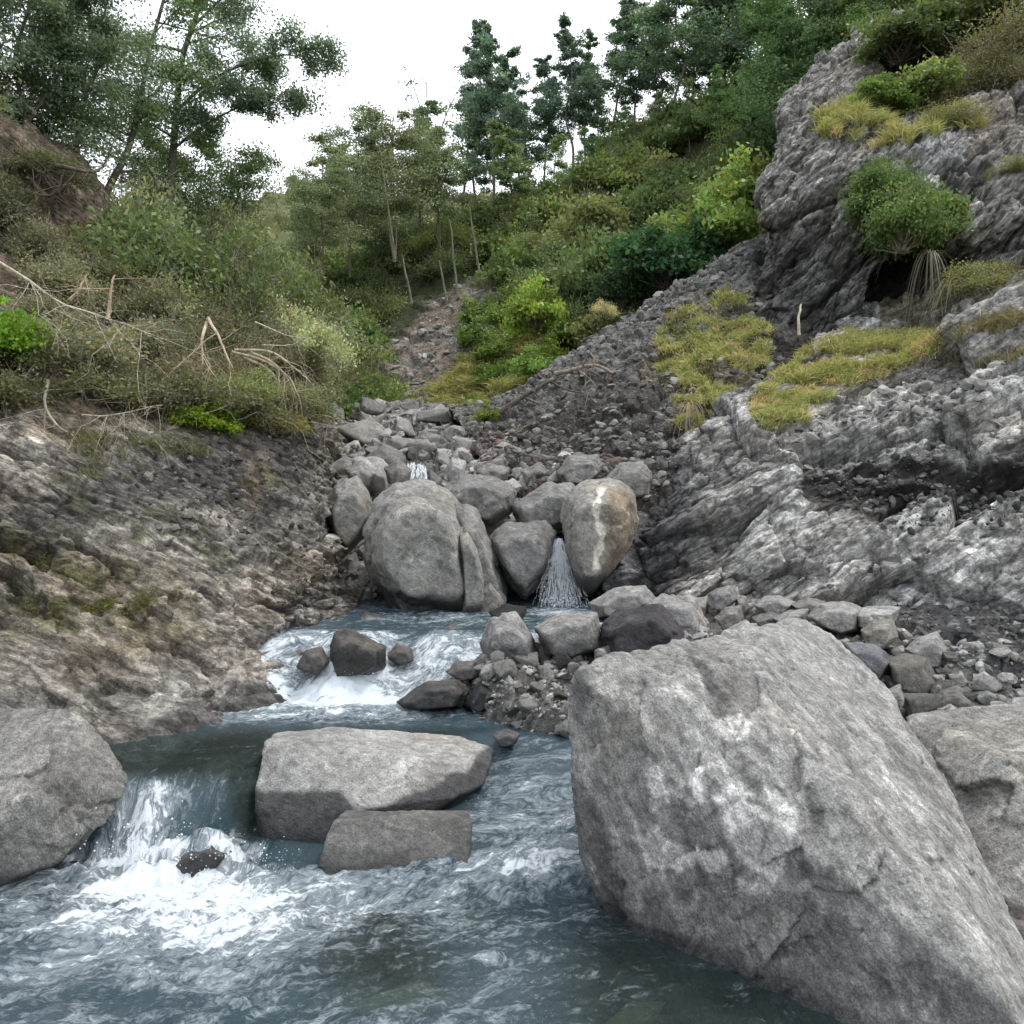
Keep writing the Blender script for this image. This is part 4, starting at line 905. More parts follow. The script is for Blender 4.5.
# ---- falling water: many thin strands and drops
def strands(name, tops, n, seed, w0, w1):
    r = np.random.default_rng(seed); V = []; Q = []; k = 0
    for i in range(n):
        a = tops(r); m = len(a); a = np.array(a); wv = np.linspace(w0, w1, m)*r.uniform(.5, 1.3)
        side = np.array([1, r.normal()*.3, 0])
        for j in range(m):
            V += [a[j]-side*wv[j], a[j]+side*wv[j]]
            if j: Q.append([k+2*j-2, k+2*j-1, k+2*j+1, k+2*j])
        k += 2*m
    return make_mesh(name, np.array(V), np.array(Q))
def wf_mat():
    m = bpy.data.materials.new('falling_water'); t = NT(m)
    b = t.n('ShaderNodeBsdfPrincipled'); b.inputs['Base Color'].default_value = (.74, .78, .82, 1); b.inputs['Roughness'].default_value = .35
    t.l(b.outputs[0], t.out.inputs[0]); return m
M_fall = wf_mat()
def main_fall(r):
    u = (r.integers(-3, 4)*.33+r.normal()*.2); px0 = 559+r.normal()*1.6; px1 = px0+u*17+r.normal()*7+2
    if r.random() < .08: t0, t1 = sorted(r.random(2))
    else: t0 = r.random()*.9; t1 = t0+r.uniform(.02, .09)
    out = []
    for t in np.linspace(t0, min(t1, 1.02), 5):
        x_ = px0+(px1-px0)*t**1.05; y_ = 538+74*t**1.25
        out.append(P(x_, y_, 8.35-.25*t**.5+u*.03))
    return out
tag(link('waterfall', strands('waterfall', main_fall, 1500, 1, .0009, .0011), M_fall), 'thin spraying waterfall dropping between the pointed boulder and the veined boulder', 'waterfall', kind='structure')
def top_fall(r):
    a = r.random(); px0 = 402+a*24; t0 = r.random()*.75; out = []
    for t in np.linspace(t0, t0+.12, 4): out.append(P(px0+t*4*math.sin(a*9), (463+5*(a-.5)**2*4+r.normal()*.8)+20*t**1.3, 10.6-.3*t))
    return out
tag(link('upper_waterfall', strands('upper_waterfall', top_fall, 420, 2, .003, .003), M_fall), kind='structure')
def spray(name, boxes, seed):
    r = np.random.default_rng(seed); dv, df = ico(1); V = []; Fs = []; k = 0
    for (c, s, n, rr) in boxes:
        for i in range(int(n*1.5)):
            q = dv*abs(r.normal())*rr*.4+np.array(c)+r.normal(size=3)*np.array(s); V.append(q); Fs.append(df+k); k += len(dv)
    me = make_mesh(name, np.concatenate(V), tris=np.concatenate(Fs)); return tag(link(name, me, M_fall), kind='structure')
spray('spray', [(P(562, 606, 8.05), (.10, .08, .06), 420, .012), ((-1.65, 4.0, .10), (.22, .05, .07), 420, .006), ((-1.2, 4.02, .06), (.10, .05, .03), 120, .004),
                (P(395, 682, 6.1), (.22, .06, .03), 300, .004), (P(450, 672, 6.3), (.15, .1, .04), 160, .004), (P(300, 684, 6.2), (.12, .1, .03), 120, .004)], 3)
# ================================================================ vegetation
def leaf_quads(c, size, r, aspect=.5, up=.3, axis=None):
    n = len(c); a = r.normal(size=(n, 3)) if axis is None else axis+r.normal(size=(n, 3))*.5
    a /= np.linalg.norm(a, axis=1)[:, None]
    b = r.normal(size=(n, 3)); b[:, 2] += up; b -= (b*a).sum(1)[:, None]*a; b /= np.linalg.norm(b, axis=1)[:, None]
    s = size*r.uniform(.6, 1.35, (n, 1)); A = a*s; B = b*s*aspect
    V = np.stack([c-A, c-B*1.0+A*.1, c+A, c+B], 1).reshape(-1, 3)
    return V, np.arange(4*n).reshape(-1, 4)
class Tubes:
    def __init__(s): s.V = []; s.Q = []; s.k = 0
    def add(s, path, r0, r1, sides=5):
        path = np.array(path, float); m = len(path)
        d = np.gradient(path, axis=0); d /= np.linalg.norm(d, axis=1)[:, None]+1e-9
        ref = np.array([.31, .95, .05]); a = np.cross(d, ref); a /= np.linalg.norm(a, axis=1)[:, None]+1e-9; b = np.cross(d, a)
        rr = np.linspace(r0, r1, m)[:, None, None]; th = np.linspace(0, 2*np.pi, sides, endpoint=False)
        V = path[:, None, :]+rr*(a[:, None, :]*np.cos(th)[None, :, None]+b[:, None, :]*np.sin(th)[None, :, None])
        s.V.append(V.reshape(-1, 3)); i = np.arange(m-1)[:, None]*sides+np.arange(sides)[None, :]; j = np.arange(m-1)[:, None]*sides+(np.arange(sides)[None, :]+1) % sides
        s.Q.append(s.k+np.stack([i, j, j+sides, i+sides], -1).reshape(-1, 4)); s.k += m*sides
    def mesh(s, name, mat):
        me = make_mesh(name, np.concatenate(s.V), np.concatenate(s.Q)); me.materials.append(mat); return me
def wiggle(a, b, r, n=5, amt=.12, sag=0):
    a = np.array(a, float); b = np.array(b, float); L_ = np.linalg.norm(b-a); t = np.linspace(0, 1, n)[:, None]
    o = np.cumsum(r.normal(size=(n, 3)), 0)*amt*L_/n**.5; o -= o[0]; o -= 0*t
    p = a+(b-a)*t+o*t*(1.2-t*.6); p[:, 2] += sag*L_*(4*t*(1-t))[:, 0]
    return p
def leaf_mesh(name, C_, Br, size, r, aspect=.5, up=.3, hue=.15, axis=None):
    V, Q = leaf_quads(C_, size, r, aspect, up, axis); n = len(C_)
    b = Br*r.uniform(.7, 1.3, n); h = r.normal(size=n)*hue
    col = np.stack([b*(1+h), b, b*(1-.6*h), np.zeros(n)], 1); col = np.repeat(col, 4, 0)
    me = make_mesh(name, V, Q, smooth=False); set_col(me, np.clip(col, 0, 3)); me.materials.append(M_leaf); return me
def bush_proto(seed, K=70, per=110, sig=.13, size=.045, aspect=.5, hz=.85, hue=.15, twig=0, up=.4):
    r = np.random.default_rng(seed); T = Tubes(); C_ = []; B_ = []
    for k in range(K):
        d = r.normal(size=3); d[2] = abs(d[2])*.9-.15; d /= np.linalg.norm(d); rad = r.uniform(.35, 1.0)**.6*(.8+.35*gnoise(np.array([d*1.7+seed]))[0]*2)
        c = d*rad*np.array([1, 1, hz]); c[2] = max(c[2], .02)
        m = int(per*r.uniform(.5, 1.5)); q = c+r.normal(size=(m, 3))*sig*np.array([1, 1, .6])*r.uniform(.7, 1.3)
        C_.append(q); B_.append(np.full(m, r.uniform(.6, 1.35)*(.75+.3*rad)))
        if k % 2 == 0: T.add(wiggle([r.normal()*.06, r.normal()*.06, -.25], c, r, 6, .18), .018, .004, 4)
        for _ in range(twig):
            e = c+r.normal(size=3)*.22; T.add(wiggle(c*.8, e, r, 4, .2), .006, .002, 3)
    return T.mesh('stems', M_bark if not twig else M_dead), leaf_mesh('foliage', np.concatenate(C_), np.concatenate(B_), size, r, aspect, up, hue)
BP = {'broad': [bush_proto(500+k, 60, 85, .15, .062, .55, .9) for k in range(4)],
      'fine': [bush_proto(520+k, 80, 115, .15, .032, .45, .75, .12, 5) for k in range(4)],
      'mid': [bush_proto(560+k, 80, 120, .16, .036, .55, .85, .12, 1) for k in range(3)],
      'dense': [bush_proto(540+k, 95, 90, .13, .050, .6, 1.0) for k in range(3)]}
def bush(pos, R_, kind, tone, label, group, r, hz=1.0, name='shrub', cat='shrub', rz=None):
    root = empty(name, pos); root.scale = (R_, R_*r.uniform(.85, 1.1), R_*hz); root.rotation_euler = (r.normal()*.12, r.normal()*.12, r.uniform(0, 6.28) if rz is None else rz)
    tag(root, label, cat, group); a, b = BP[kind][r.integers(len(BP[kind]))]
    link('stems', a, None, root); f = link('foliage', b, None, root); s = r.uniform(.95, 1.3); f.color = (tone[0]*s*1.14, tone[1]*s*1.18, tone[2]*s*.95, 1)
    return root
def bushes(pname, poly, n, rmin, rmax, kinds, tones, label, group, seed, sep=.75, hz=1.0, off=0.0, name='shrub'):
    d = PATCHES[pname]; r = np.random.default_rng(seed); m = np.where(poly_mask(d['px'], d['py'], poly, .5) > .5)[0]; cen = np.zeros((0, 4)); k = 0
    for _ in range(n*30):
        if k >= n: break
        i = r.choice(m); p_ = d['p'][i]; R_ = r.uniform(rmin, rmax)
        if len(cen) and (np.linalg.norm(cen[:, :3]-p_, axis=1) < (cen[:, 3]+R_)*sep).any(): continue
        cen = np.vstack([cen, [*p_, R_]]); k += 1
        bush(p_+np.array([0, 0, off*R_]), R_, kinds[r.integers(len(kinds))], tones[r.integers(len(tones))], label, group, r, hz*r.uniform(.8, 1.25), name)
    return k
GR = [(.17, .21, .09), (.13, .18, .075), (.20, .24, .10), (.11, .15, .07), (.21, .22, .12), (.15, .19, .10)]
OL = [(.17, .165, .115), (.20, .195, .15), (.13, .13, .08), (.25, .24, .19), (.16, .17, .09), (.19, .16, .11)]
# hillside
HS = [(230, 430), (230, 250), (330, 262), (450, 225), (560, 175), (640, 130), (760, 85), (800, 200), (790, 330), (600, 360), (560, 350), (520, 285), (470, 270), (415, 300), (372, 370), (380, 425)]
bushes('hillside', HS, 150, .75, 1.35, ['broad', 'dense', 'fine'], GR, 'leafy green shrub in the thicket covering the far hillside', 'shrubs of the far hillside', 41, .52, 1.15)
bushes('hillside', [(500, 400), (470, 395), (470, 340), (505, 280), (560, 320), (580, 360)], 12, .5, .85, ['broad', 'dense'], [(.20, .26, .09), (.24, .30, .08), (.15, .22, .07)], 'bright green shrub between the bare patch and the scree', 'shrubs beside the scree crest', 42, .6, 1.1)
bushes('hillside', [(760, 200), (780, 90), (1024, -40), (1400, -220), (1400, 60), (1000, 100), (850, 150)], 46, 1.2, 2.0, ['dense', 'broad'], [(.10, .14, .06), (.13, .17, .07), (.08, .12, .055)], 'dark green forest shrub behind the top of the cliff', 'forest behind the cliff top', 43, .5, 1.3)
bushes('hillside', [(-100, 300), (100, 275), (240, 270), (240, 400), (100, 400)], 16, .9, 1.4, ['broad', 'fine'], GR, 'green shrub beyond the left bank crest', 'shrubs beyond the left crest', 44, .55, 1.1)
bushes('boulder_field_bed', [(285, 400), (370, 400), (372, 412), (300, 430)], 5, .5, .8, ['dense', 'broad'], [(.10, .15, .06)], 'dark green shrub at the left end of the upper boulder field', 'shrubs at the upper boulder field', 45, .5, 1.1)
# left bank scrub
LS = [(-300, 420), (-300, 250), (0, 300), (60, 250), (130, 255), (190, 290), (240, 305), (285, 350), (305, 400), (270, 425), (200, 415), (100, 425), (0, 415)]
bushes('left_bank', LS, 80, .42, .80, ['fine', 'fine', 'fine', 'mid'], OL, 'grey green twiggy shrub in the tangle on the left bank', 'scrub of the left bank', 46, .5, 1.0)
bushes('left_bank', [(110, 300), (130, 235), (190, 270), (250, 300), (270, 340), (230, 340)], 16, .7, 1.1, ['fine', 'mid'], [(.17, .21, .10), (.14, .18, .09), (.24, .26, .18)], 'tall olive shrub along the crest of the left bank', 'crest shrubs of the left bank', 47, .5, 1.5)
bushes('left_bank', [(-300, 230), (-300, -60), (0, 120), (60, 180), (70, 250)], 12, .5, .9, ['fine'], [(.15, .16, .09), (.11, .12, .07)], 'sparse shrub clinging to the bare soil slope at upper left', 'shrubs on the bare soil slope', 48, .7, .8)
rv = np.random.default_rng(50)
def one(px, py, Y_, R_, kind, tone, label, hz=1.0, name='shrub', cat='shrub'):
    return bush(P(px, py, Y_), R_, kind, tone, label, None, rv, hz, name, cat)
one(205, 425, 8.2, .32, 'broad', (.22, .30, .04), 'vivid yellow green leafy plant at the edge of the dark slope on the left bank', .9, 'leafy_plant', 'plant')
one(5, 345, 7.6, .38, 'broad', (.20, .32, .05), 'vivid green leafy plant at the left edge of the photo', 1.2, 'leafy_plant', 'plant')
one(238, 300, 14, .95, 'mid', (.16, .20, .09), 'rounded green shrub at the right end of the left crest under the airy tree', 1.4)
one(205, 285, 13.5, .9, 'fine', (.19, .21, .12), 'grey green shrub between the stems of the multi stemmed dark tree', 1.5)
one(275, 320, 16, 1.1, 'mid', (.20, .23, .12), 'light green shrub just behind the silvery shrub', 1.4)
one(310, 345, 19, 1.3, 'fine', (.26, .29, .19), 'greyish shrub behind the right end of the left bank', 1.3)
one(265, 425, 8.8, .42, 'fine', (.26, .24, .10), 'yellowish shrub drooping at the right end of the left bank', .9)
one(295, 345, 11.5, .75, 'fine', (.44, .46, .33), 'pale silvery shrub at the right end of the left bank crest', 1.1)
one(240, 395, 8.6, .45, 'fine', (.24, .27, .12), 'green shrub above the vivid yellow green plant', .9)
one(905, 236, 11.8, .66, 'mid', (.13, .19, .075), 'round dark green shrub growing out of the cliff face', 1.35)
one(935, 215, 11.9, .45, 'broad', (.14, .19, .07), 'loose green shrub hanging right of the round cliff shrub', 1.0)
one(880, 190, 12.3, .45, 'mid', (.12, .18, .07), 'small dark shrub above the round cliff shrub', 1.1)
one(865, 212, 12.2, .34, 'broad', (.13, .19, .08), 'small green shrub up and left of the round cliff shrub', 1.0)
one(885, 105, 14.2, .55, 'dense', (.17, .25, .08), 'bright green shrub on the ledge near the cliff top', .9)
one(925, 95, 14.2, .65, 'broad', (.24, .29, .13), 'pale green shrub right of the bright shrub on the cliff ledge', .9)
one(850, 130, 14, .5, 'fine', (.22, .23, .08), 'low olive shrub at the left end of the cliff ledge', .6)
one(955, 125, 13.4, .55, 'fine', (.30, .28, .19), 'dry tan shrub at the right end of the cliff ledge', .6)
one(985, 90, 14.4, .9, 'fine', (.15, .14, .08), 'brown green shrub under the trees at upper right', 1.1)
one(1010, 60, 15.5, 1.0, 'fine', (.20, .18, .12), 'dull shrub at the right edge above the cliff', 1.0)
one(900, 55, 16.8, 1.0, 'dense', (.10, .13, .06), 'dark shrub capping the cliff top behind the ledge', .9)
one(960, 40, 17, 1.2, 'dense', (.12, .15, .07), 'large dark shrub on the cliff top near the right edge', .9)
one(985, 285, 10.8, .55, 'fine', (.20, .20, .10), 'straggly olive shrub right of the flax at the cliff foot', .8)
one(1015, 320, 10.2, .5, 'fine', (.24, .23, .15), 'dry shrub at the right edge above the right bank', .8)
one(1060, 300, 10.2, .7, 'fine', (.2, .2, .1), 'shrub just past the right edge of the cliff foot', .9)
one(1010, 175, 12, .4, 'fine', (.28, .27, .18), 'small dry shrub on the pale rock at right', .5)
one(668, 275, 16.5, 1.15, 'dense', (.055, .12, .065), 'glossy dark blue green shrub touching the top of the scree', .9)
one(625, 300, 17.2, .8, 'dense', (.07, .12, .06), 'dark green shrub left of the glossy one behind the scree crest', .9)
one(535, 372, 16.5, .55, 'broad', (.20, .30, .09), 'light green shrub at the bottom of the scree crest', .9)
one(535, 318, 19, .7, 'broad', (.30, .38, .10), 'yellow green sapling shrub right of the bare brown patch', 1.3)
one(720, 240, 16.8, 1.0, 'broad', (.20, .27, .10), 'light green shrub left of the cliff foot', 1.0)
one(745, 205, 17.5, 1.0, 'broad', (.22, .27, .10), 'yellowish green shrub against the left side of the cliff', 1.0)
one(605, 312, 14.9, .24, 'fine', (.52, .45, .34), 'small dry beige bush on the scree crest', 1.2)
bushes('scree_slope', [(455, 412), (480, 404), (500, 420), (470, 425)], 4, .2, .35, ['broad'], [(.2, .24, .07)], 'small weed at the left foot of the scree', 'weeds at the scree foot', 52, .7, .8)

# ---------------------------------------------------------------- trees
def tree_mesh(trunks, seed, nb=26, blen=.2, b0=.3, leaf=.012, per=40, sub=6, r0=.012, flat=.45, upang=.45, taper=.75, bias=None, sides=6, aspect=.5, bare=0.0, lmin=0.0, spread=.2):
    """trunks: list of polylines (world/unit space). returns (trunk mesh incl. limbs, crown mesh)"""
    r = np.random.default_rng(seed); T = Tubes(); C_ = []; B_ = []
    for path in trunks:
        tr = cr_resample(np.array(path, float), 24); L_ = np.linalg.norm(np.diff(tr, axis=0), axis=1).sum()
        T.add(tr, r0*L_, r0*L_*.18, sides)
        for k in range(nb):
            t = b0+(1-b0)*((k+r.random())/nb)**.9; i = min(int(t*23), 22); a = tr[i]+(tr[i+1]-tr[i])*(t*23-i)
            th = r.uniform(0, 6.28); prof = (1-taper*((t-b0)/(1-b0))**1.3); prof *= r.uniform(.45, 1.15); l = blen*max(L_, lmin)*prof
            d = np.array([math.cos(th), math.sin(th), upang*r.uniform(-.1, 1.5)])
            if bias is not None: d = d+np.array(bias)
            d /= np.linalg.norm(d); e = a+d*l
            bp = wiggle(a, e, r, 7, .16, .04); T.add(bp, r0*L_*.32*prof**.5, r0*L_*.06, 4)
            if r.random() < bare: continue
            for s_ in range(sub):
                u = .3+.7*(s_+r.random())/sub; j = min(int(u*6), 5); q = bp[j]+(bp[j+1]-bp[j])*(u*6-j)
                d2 = d+r.normal(size=3)*.75; d2 /= np.linalg.norm(d2); e2 = q+d2*l*.38*r.uniform(.5, 1.2)
                sp = wiggle(q, e2, r, 4, .2); T.add(sp, r0*L_*.07, r0*L_*.025, 3)
                m = int(per*r.uniform(.4, 1.5)*(.35+.75*prof)); tt = r.random(m)**.6*3; ji = np.minimum(tt.astype(int), 2); qq = sp[ji]+(sp[ji+1]-sp[ji])*(tt-ji)[:, None]
                qq = qq+r.normal(size=(m, 3))*l*spread*np.array([1, 1, flat]); C_.append(qq); B_.append(np.full(m, r.uniform(.55, 1.5)*1.3))
    return T.mesh('trunk', M_bark), leaf_mesh('crown', np.concatenate(C_), np.concatenate(B_), leaf, r, aspect, .8, .12)
def add_tree(pos, me, tone, label, group=None, sc=(1, 1, 1), rz=0, bark=(1, 1, 1), name='tree'):
    root = empty(name, pos); root.scale = sc; root.rotation_euler = (0, 0, rz); tag(root, label, 'tree', group)
    a = link('trunk', me[0], None, root); a.color = (*bark, 1); b = link('crown', me[1], None, root); b.color = (tone[0]*1.1, tone[1]*1.2, tone[2]*1.15, 1); return root
def unit_trunk(seed, lean=.06, n=6):
    r = np.random.default_rng(seed); t = np.linspace(0, 1, n); x_ = np.cumsum(r.normal(size=n))*.022; y_ = np.cumsum(r.normal(size=n))*.02; x_ -= x_[0]; y_ -= y_[0]
    return np.stack([x_+lean*t, y_, t], 1)
TP = [tree_mesh([unit_trunk(600+k, .05*(-1)**k)], 600+k, 48, .145, .26+.05*(k % 3), .0080, 50, 7, .0080, .55, .5, .6, spread=.15) for k in range(5)]      # slender
TPd = [tree_mesh([unit_trunk(620+k, .04)], 620+k, 40, .24, .12, .0090, 70, 6, .010, .5, .3, .7) for k in range(3)]                             # fuller
TPw = [tree_mesh([unit_trunk(640+k, .05), unit_trunk(650+k, -.12)*.85], 640+k, 22, .30, .35, .0085, 85, 7, .009, .28, .25, .45) for k in range(2)]  # flat layered
def sky_tree(px, pyb, pyt, Y_, proto, tone, label, wide=1.0, group=None, rz=None, bark=(1, 1, 1)):
    b = P(px, pyb, Y_); h = (pyb-pyt)/FPX*Y_*1.03; add_tree(b, proto, tone, label, group, (h*wide, h*wide, h), rv.uniform(0, 6.28) if rz is None else rz, bark)
BG = (.12, .16, .135); BG2 = (.15, .195, .14); DG = (.12, .155, .085)
sky_tree(492, 225, 26, 29, TP[0], BG, 'tall slender dark trunked tree standing alone in the skyline gap', 1.15, rz=0)
sky_tree(545, 205, 70, 30, TP[1], BG, 'leaning thin tree right of the lone slender tree', 1.1, rz=2)
sky_tree(572, 180, 24, 29, TP[2], BG, 'tall slim tree with a domed crown second from the skyline gap', 1.15, rz=1)
sky_tree(597, 170, 78, 31, TP[3], BG2, 'short slim tree behind the domed crown tree', 1.2)
sky_tree(610, 150, 6, 30, TP[4], BG2, 'pale slim tree with a forked top on the ridge', 1.2)
sky_tree(636, 145, 10, 30, TP[1], BG, 'dark slim tree on the ridge beside the forked one', 1.15)
sky_tree(676, 135, -35, 28, TP[2], BG2, 'taller leafy tree on the ridge reaching the top edge', 1.35, rz=4)
sky_tree(706, 130, -20, 30, TP[0], BG, 'blue green tree on the ridge left of the cliff forest', 1.2)
sky_tree(738, 125, -40, 29, TP[3], BG, 'thin topped tree beside the small sky gap on the ridge', 1.1)
sky_tree(586, 170, 45, 30, TP[0], BG2, 'slim feathery tree just right of the domed crown tree', 1.1, rz=3)
sky_tree(692, 135, -30, 30, TP[2], BG, 'feathery ridge tree right of the taller leafy tree', 1.2)
sky_tree(420, 240, 110, 28, TPd[1], (.14, .17, .10), 'full crowned tree filling the slope behind the wide flat layered tree', 1.1)
sky_tree(300, 290, 180, 24, TPd[2], (.16, .18, .11), 'short full tree at the far left end of the hillside skyline', 1.2)
sky_tree(375, 275, 150, 26, TPd[0], (.13, .16, .09), 'dark full tree between the spreading and the wide flat layered trees', 1.1)
sky_tree(520, 215, 60, 31, TP[2], BG, 'slim tree half hidden behind the leaning thin tree', 1.1)
sky_tree(655, 140, 0, 30, TP[4], BG2, 'feathery tree between the dark slim tree and the taller leafy tree', 1.2)
sky_tree(722, 130, -60, 29, TP[1], BG2, 'high feathery tree touching the top edge above the ridge', 1.2)
sky_tree(755, 125, -70, 28, TP[4], BG, 'high feathery tree at the left end of the cliff forest', 1.2)
sky_tree(475, 225, 95, 30, TP[3], BG2, 'small feathery tree at the left of the lone slender tree', 1.4)
sky_tree(462, 215, 30, 33, TP[4], BG, 'thin tree with a small tufted crown left of the lone slender tree', .9, rz=.5)
sky_tree(395, 262, 118, 25, TPw[0], (.17, .18, .11), 'wide flat layered tree left of centre on the hillside', 1.15, bark=(2.2, 2.1, 2.0))
sky_tree(350, 278, 130, 24, TPw[1], (.15, .165, .10), 'dark spreading tree with layered foliage at the left end of the skyline', 1.0, rz=1)
sky_tree(320, 285, 165, 22, TPw[0], (.17, .185, .11), 'small layered tree leaning over the left end of the skyline', 1.0, rz=3)
sky_tree(440, 250, 130, 26, TPw[1], (.16, .18, .11), 'layered tree with thin bare top behind the wide flat one', .9, rz=2.2)
sky_tree(510, 235, 130, 27, TP[3], (.16, .19, .11), 'short leafy tree under the lone slender tree', 1.6)
for (px, pb, pt_, Y_) in [(528, 222, 160, 28), (555, 208, 140, 27), (585, 195, 128, 27), (625, 175, 108, 28), (655, 160, 92, 28), (690, 150, 80, 27), (720, 140, 72, 26), (750, 130, 60, 25)]:
    sky_tree(px, pb, pt_, Y_, TPd[rv.integers(3)], (.13+.04*rv.random(), .175+.04*rv.random(), .09), 'bushy young tree filling the ridge line under the tall slim trees', 1.1, 'young trees along the ridge')
for (px, pb, pt_, Y_) in [(775, 130, -30, 23), (805, 115, -60, 24), (840, 100, -90, 24), (880, 90, -100, 23), (920, 80, -110, 23), (960, 70, -120, 22), (1005, 60, -140, 22), (1060, 40, -160, 21), (790, 140, 10, 22), (860, 90, -30, 21), (940, 70, -40, 20.5)]:
    sky_tree(px, pb, pt_, Y_, TPd[rv.integers(3)], (.10+.04*rv.random(), .135+.04*rv.random(), .06+.02*rv.random()), 'dark green forest tree behind the cliff top', 1.35, 'forest trees behind the cliff')
# thin pale trunks on the hillside
for i, (x0, y0, x1, y1, Y_) in enumerate([(458, 285, 450, 222, 20.5), (480, 262, 468, 208, 21), (412, 292, 403, 255, 20), (395, 248, 385, 165, 23), (447, 290, 440, 262, 20)]):
    T = Tubes(); T.add(wiggle(P(x0, y0+12, Y_)*1, P(x1, y1, Y_), rv, 7, .05), .032, .016, 6); o = link('bare_trunk', T.mesh('bare_trunk', M_dead))
    tag(o, 'thin pale bare trunk rising from the hillside shrubs', 'tree trunk', 'pale bare trunks on the hillside'); o.color = (.5, .54, .48, 1)
# dead branching tree against the sky
dt = tree_mesh([[P(440, 235, 30), P(432, 170, 30), P(428, 120, 30), P(426, 75, 30)], [P(434, 160, 30), P(446, 115, 30), P(470, 70, 30)], [P(430, 150, 30), P(418, 100, 30), P(405, 68, 30)]], 77, 9, .22, .25, .07, 5, 3, .009, .5, .8, .5, bare=.6)
add_tree((0, 0, 0), dt, BG, 'nearly bare tree with fine forked twigs against the white sky', None)
# left trees
def pth(pts): return [P(*q) for q in pts]
LT1 = tree_mesh([pth([(98, 232, 13), (108, 190, 13), (128, 150, 13), (140, 100, 13), (150, 50, 13), (168, -20, 13), (175, -90, 13)])], 81, 26, .26, .22, .027, 105, 9, .013, .8, .35, .5, spread=.15)
add_tree((0, 0, 0), LT1, (.17, .215, .12), 'leaning kanuka like tree with forked trunk on the crest of the left bank')
COL.objects[-3]['label'] = 'leaning green tree whose thick trunk rises at the left bank crest'
LT2 = tree_mesh([pth([(172, 270, 14), (170, 200, 14), (176, 120, 14), (182, 60, 14), (198, 10, 14), (215, -60, 14), (225, -120, 14)]),
                 pth([(178, 110, 14), (205, 85, 13.8), (240, 66, 13.6), (285, 55, 13.4), (308, 62, 13.2)]),
                 pth([(172, 150, 14), (205, 125, 13.8), (245, 105, 13.6), (290, 95, 13.5)]),
                 pth([(190, 30, 14), (215, 5, 14), (250, -25, 14), (280, -50, 14)])], 82, 18, .20, .2, .026, 80, 9, .012, .8, .35, .12, lmin=3.2, spread=.15)
add_tree((0, 0, 0), LT2, (.145, .18, .135), 'airy tall tree with dark bent trunk and long limbs reaching over the valley')
LT3 = tree_mesh([pth([(20, 190, 11.5), (25, 120, 11.5), (15, 60, 11.5), (30, 0, 11.5), (35, -80, 11.5)]), pth([(22, 130, 11.5), (50, 90, 11.5), (75, 40, 11.6), (85, -20, 11.8)])], 83, 28, .28, .15, .028, 100, 8, .012, .8, .25, .4, lmin=2.5, spread=.15)
add_tree((0, 0, 0), LT3, (.13, .155, .105), 'dark dense tree overhanging the soil slope in the upper left corner')
LT4 = tree_mesh([pth([(140, 275, 15), (145, 220, 15), (158, 175, 15), (170, 140, 15)]), pth([(165, 280, 15), (178, 220, 15), (190, 180, 15), (205, 150, 15)]), pth([(195, 290, 15), (205, 240, 15), (228, 190, 15), (240, 160, 15)])], 84, 20, .42, .2, .025, 120, 7, .009, .4, .15, .5)
add_tree((0, 0, 0), LT4, (.13, .16, .09), 'low multi stemmed dark tree between the two big left trees')
LT5 = tree_mesh([pth([(-60, 160, 10.5), (-50, 60, 10.5), (-30, -40, 10.5), (-20, -120, 10.5)]), pth([(75, 190, 12.5), (80, 120, 12.5), (98, 60, 12.5), (110, -30, 12.5), (115, -90, 12.5)])], 85, 26, .26, .12, .024, 100, 7, .009, .5, .2, .4)
add_tree((0, 0, 0), LT5, (.15, .185, .13), 'pale green tree filling the space between the upper left corner and the leaning tree')

# ---------------------------------------------------------------- dead branches, roots, logs
def dead(name, paths, r0, r1, label, cat, twigs=0, seed=0, tone=(1, 1, 1), tl=.3, wig=.05):
    r = np.random.default_rng(900+seed); T = Tubes()
    for pa in paths:
        w_ = cr_resample(np.array(pth(pa)), 14); w_ = w_+np.cumsum(r.normal(size=w_.shape), 0)*.008*wig*20*np.linspace(0, 1, 14)[:, None]; T.add(w_, r0*.7, r1*.6, 6)
        for k in range(int(twigs*1.6)):
            i = r.integers(3, 13); e = w_[i]+(w_[i]-w_[i-2])*r.uniform(.3, 1.2)+r.normal(size=3)*tl+np.array([0, -.1, -tl*.4])
            tw = wiggle(w_[i], e, r, 6, .2); T.add(tw, r1*.5, r1*.15, 4)
            for _ in range(2): T.add(wiggle(tw[3], tw[3]+r.normal(size=3)*tl*.5, r, 4, .2), r1*.25, r1*.12, 3)
    o = link(name, T.mesh(name, M_dead)); o.color = (*tone, 1); return tag(o, label, cat)
dead('dead_branch', [[(-30, 245, 7.6), (20, 275, 7.5), (60, 303, 7.5), (105, 318, 7.6), (150, 332, 7.7)]], .022, .007, 'long bleached branch slanting down from the left edge with drooping twigs', 'branch', 16, 1, (1.5, 1.5, 1.45))
dead('dead_branch', [[(48, 380, 7.4), (45, 405, 7.3), (58, 425, 7.3), (72, 434, 7.3), (80, 445, 7.3), (100, 450, 7.3)]], .022, .008, 'crooked grey branch hanging low on the left bank', 'branch', 6, 2, (1.1, 1.1, 1.1), .2)
dead('dead_branch', [[(70, 300, 8.4), (78, 288, 8.4), (84, 272, 8.4)], [(108, 318, 8.4), (110, 295, 8.4), (112, 276, 8.4)]], .03, .012, 'pale snapped stub pair above the bleached branch', 'branch', 3, 3, (1.5, 1.3, 1.1), .15)
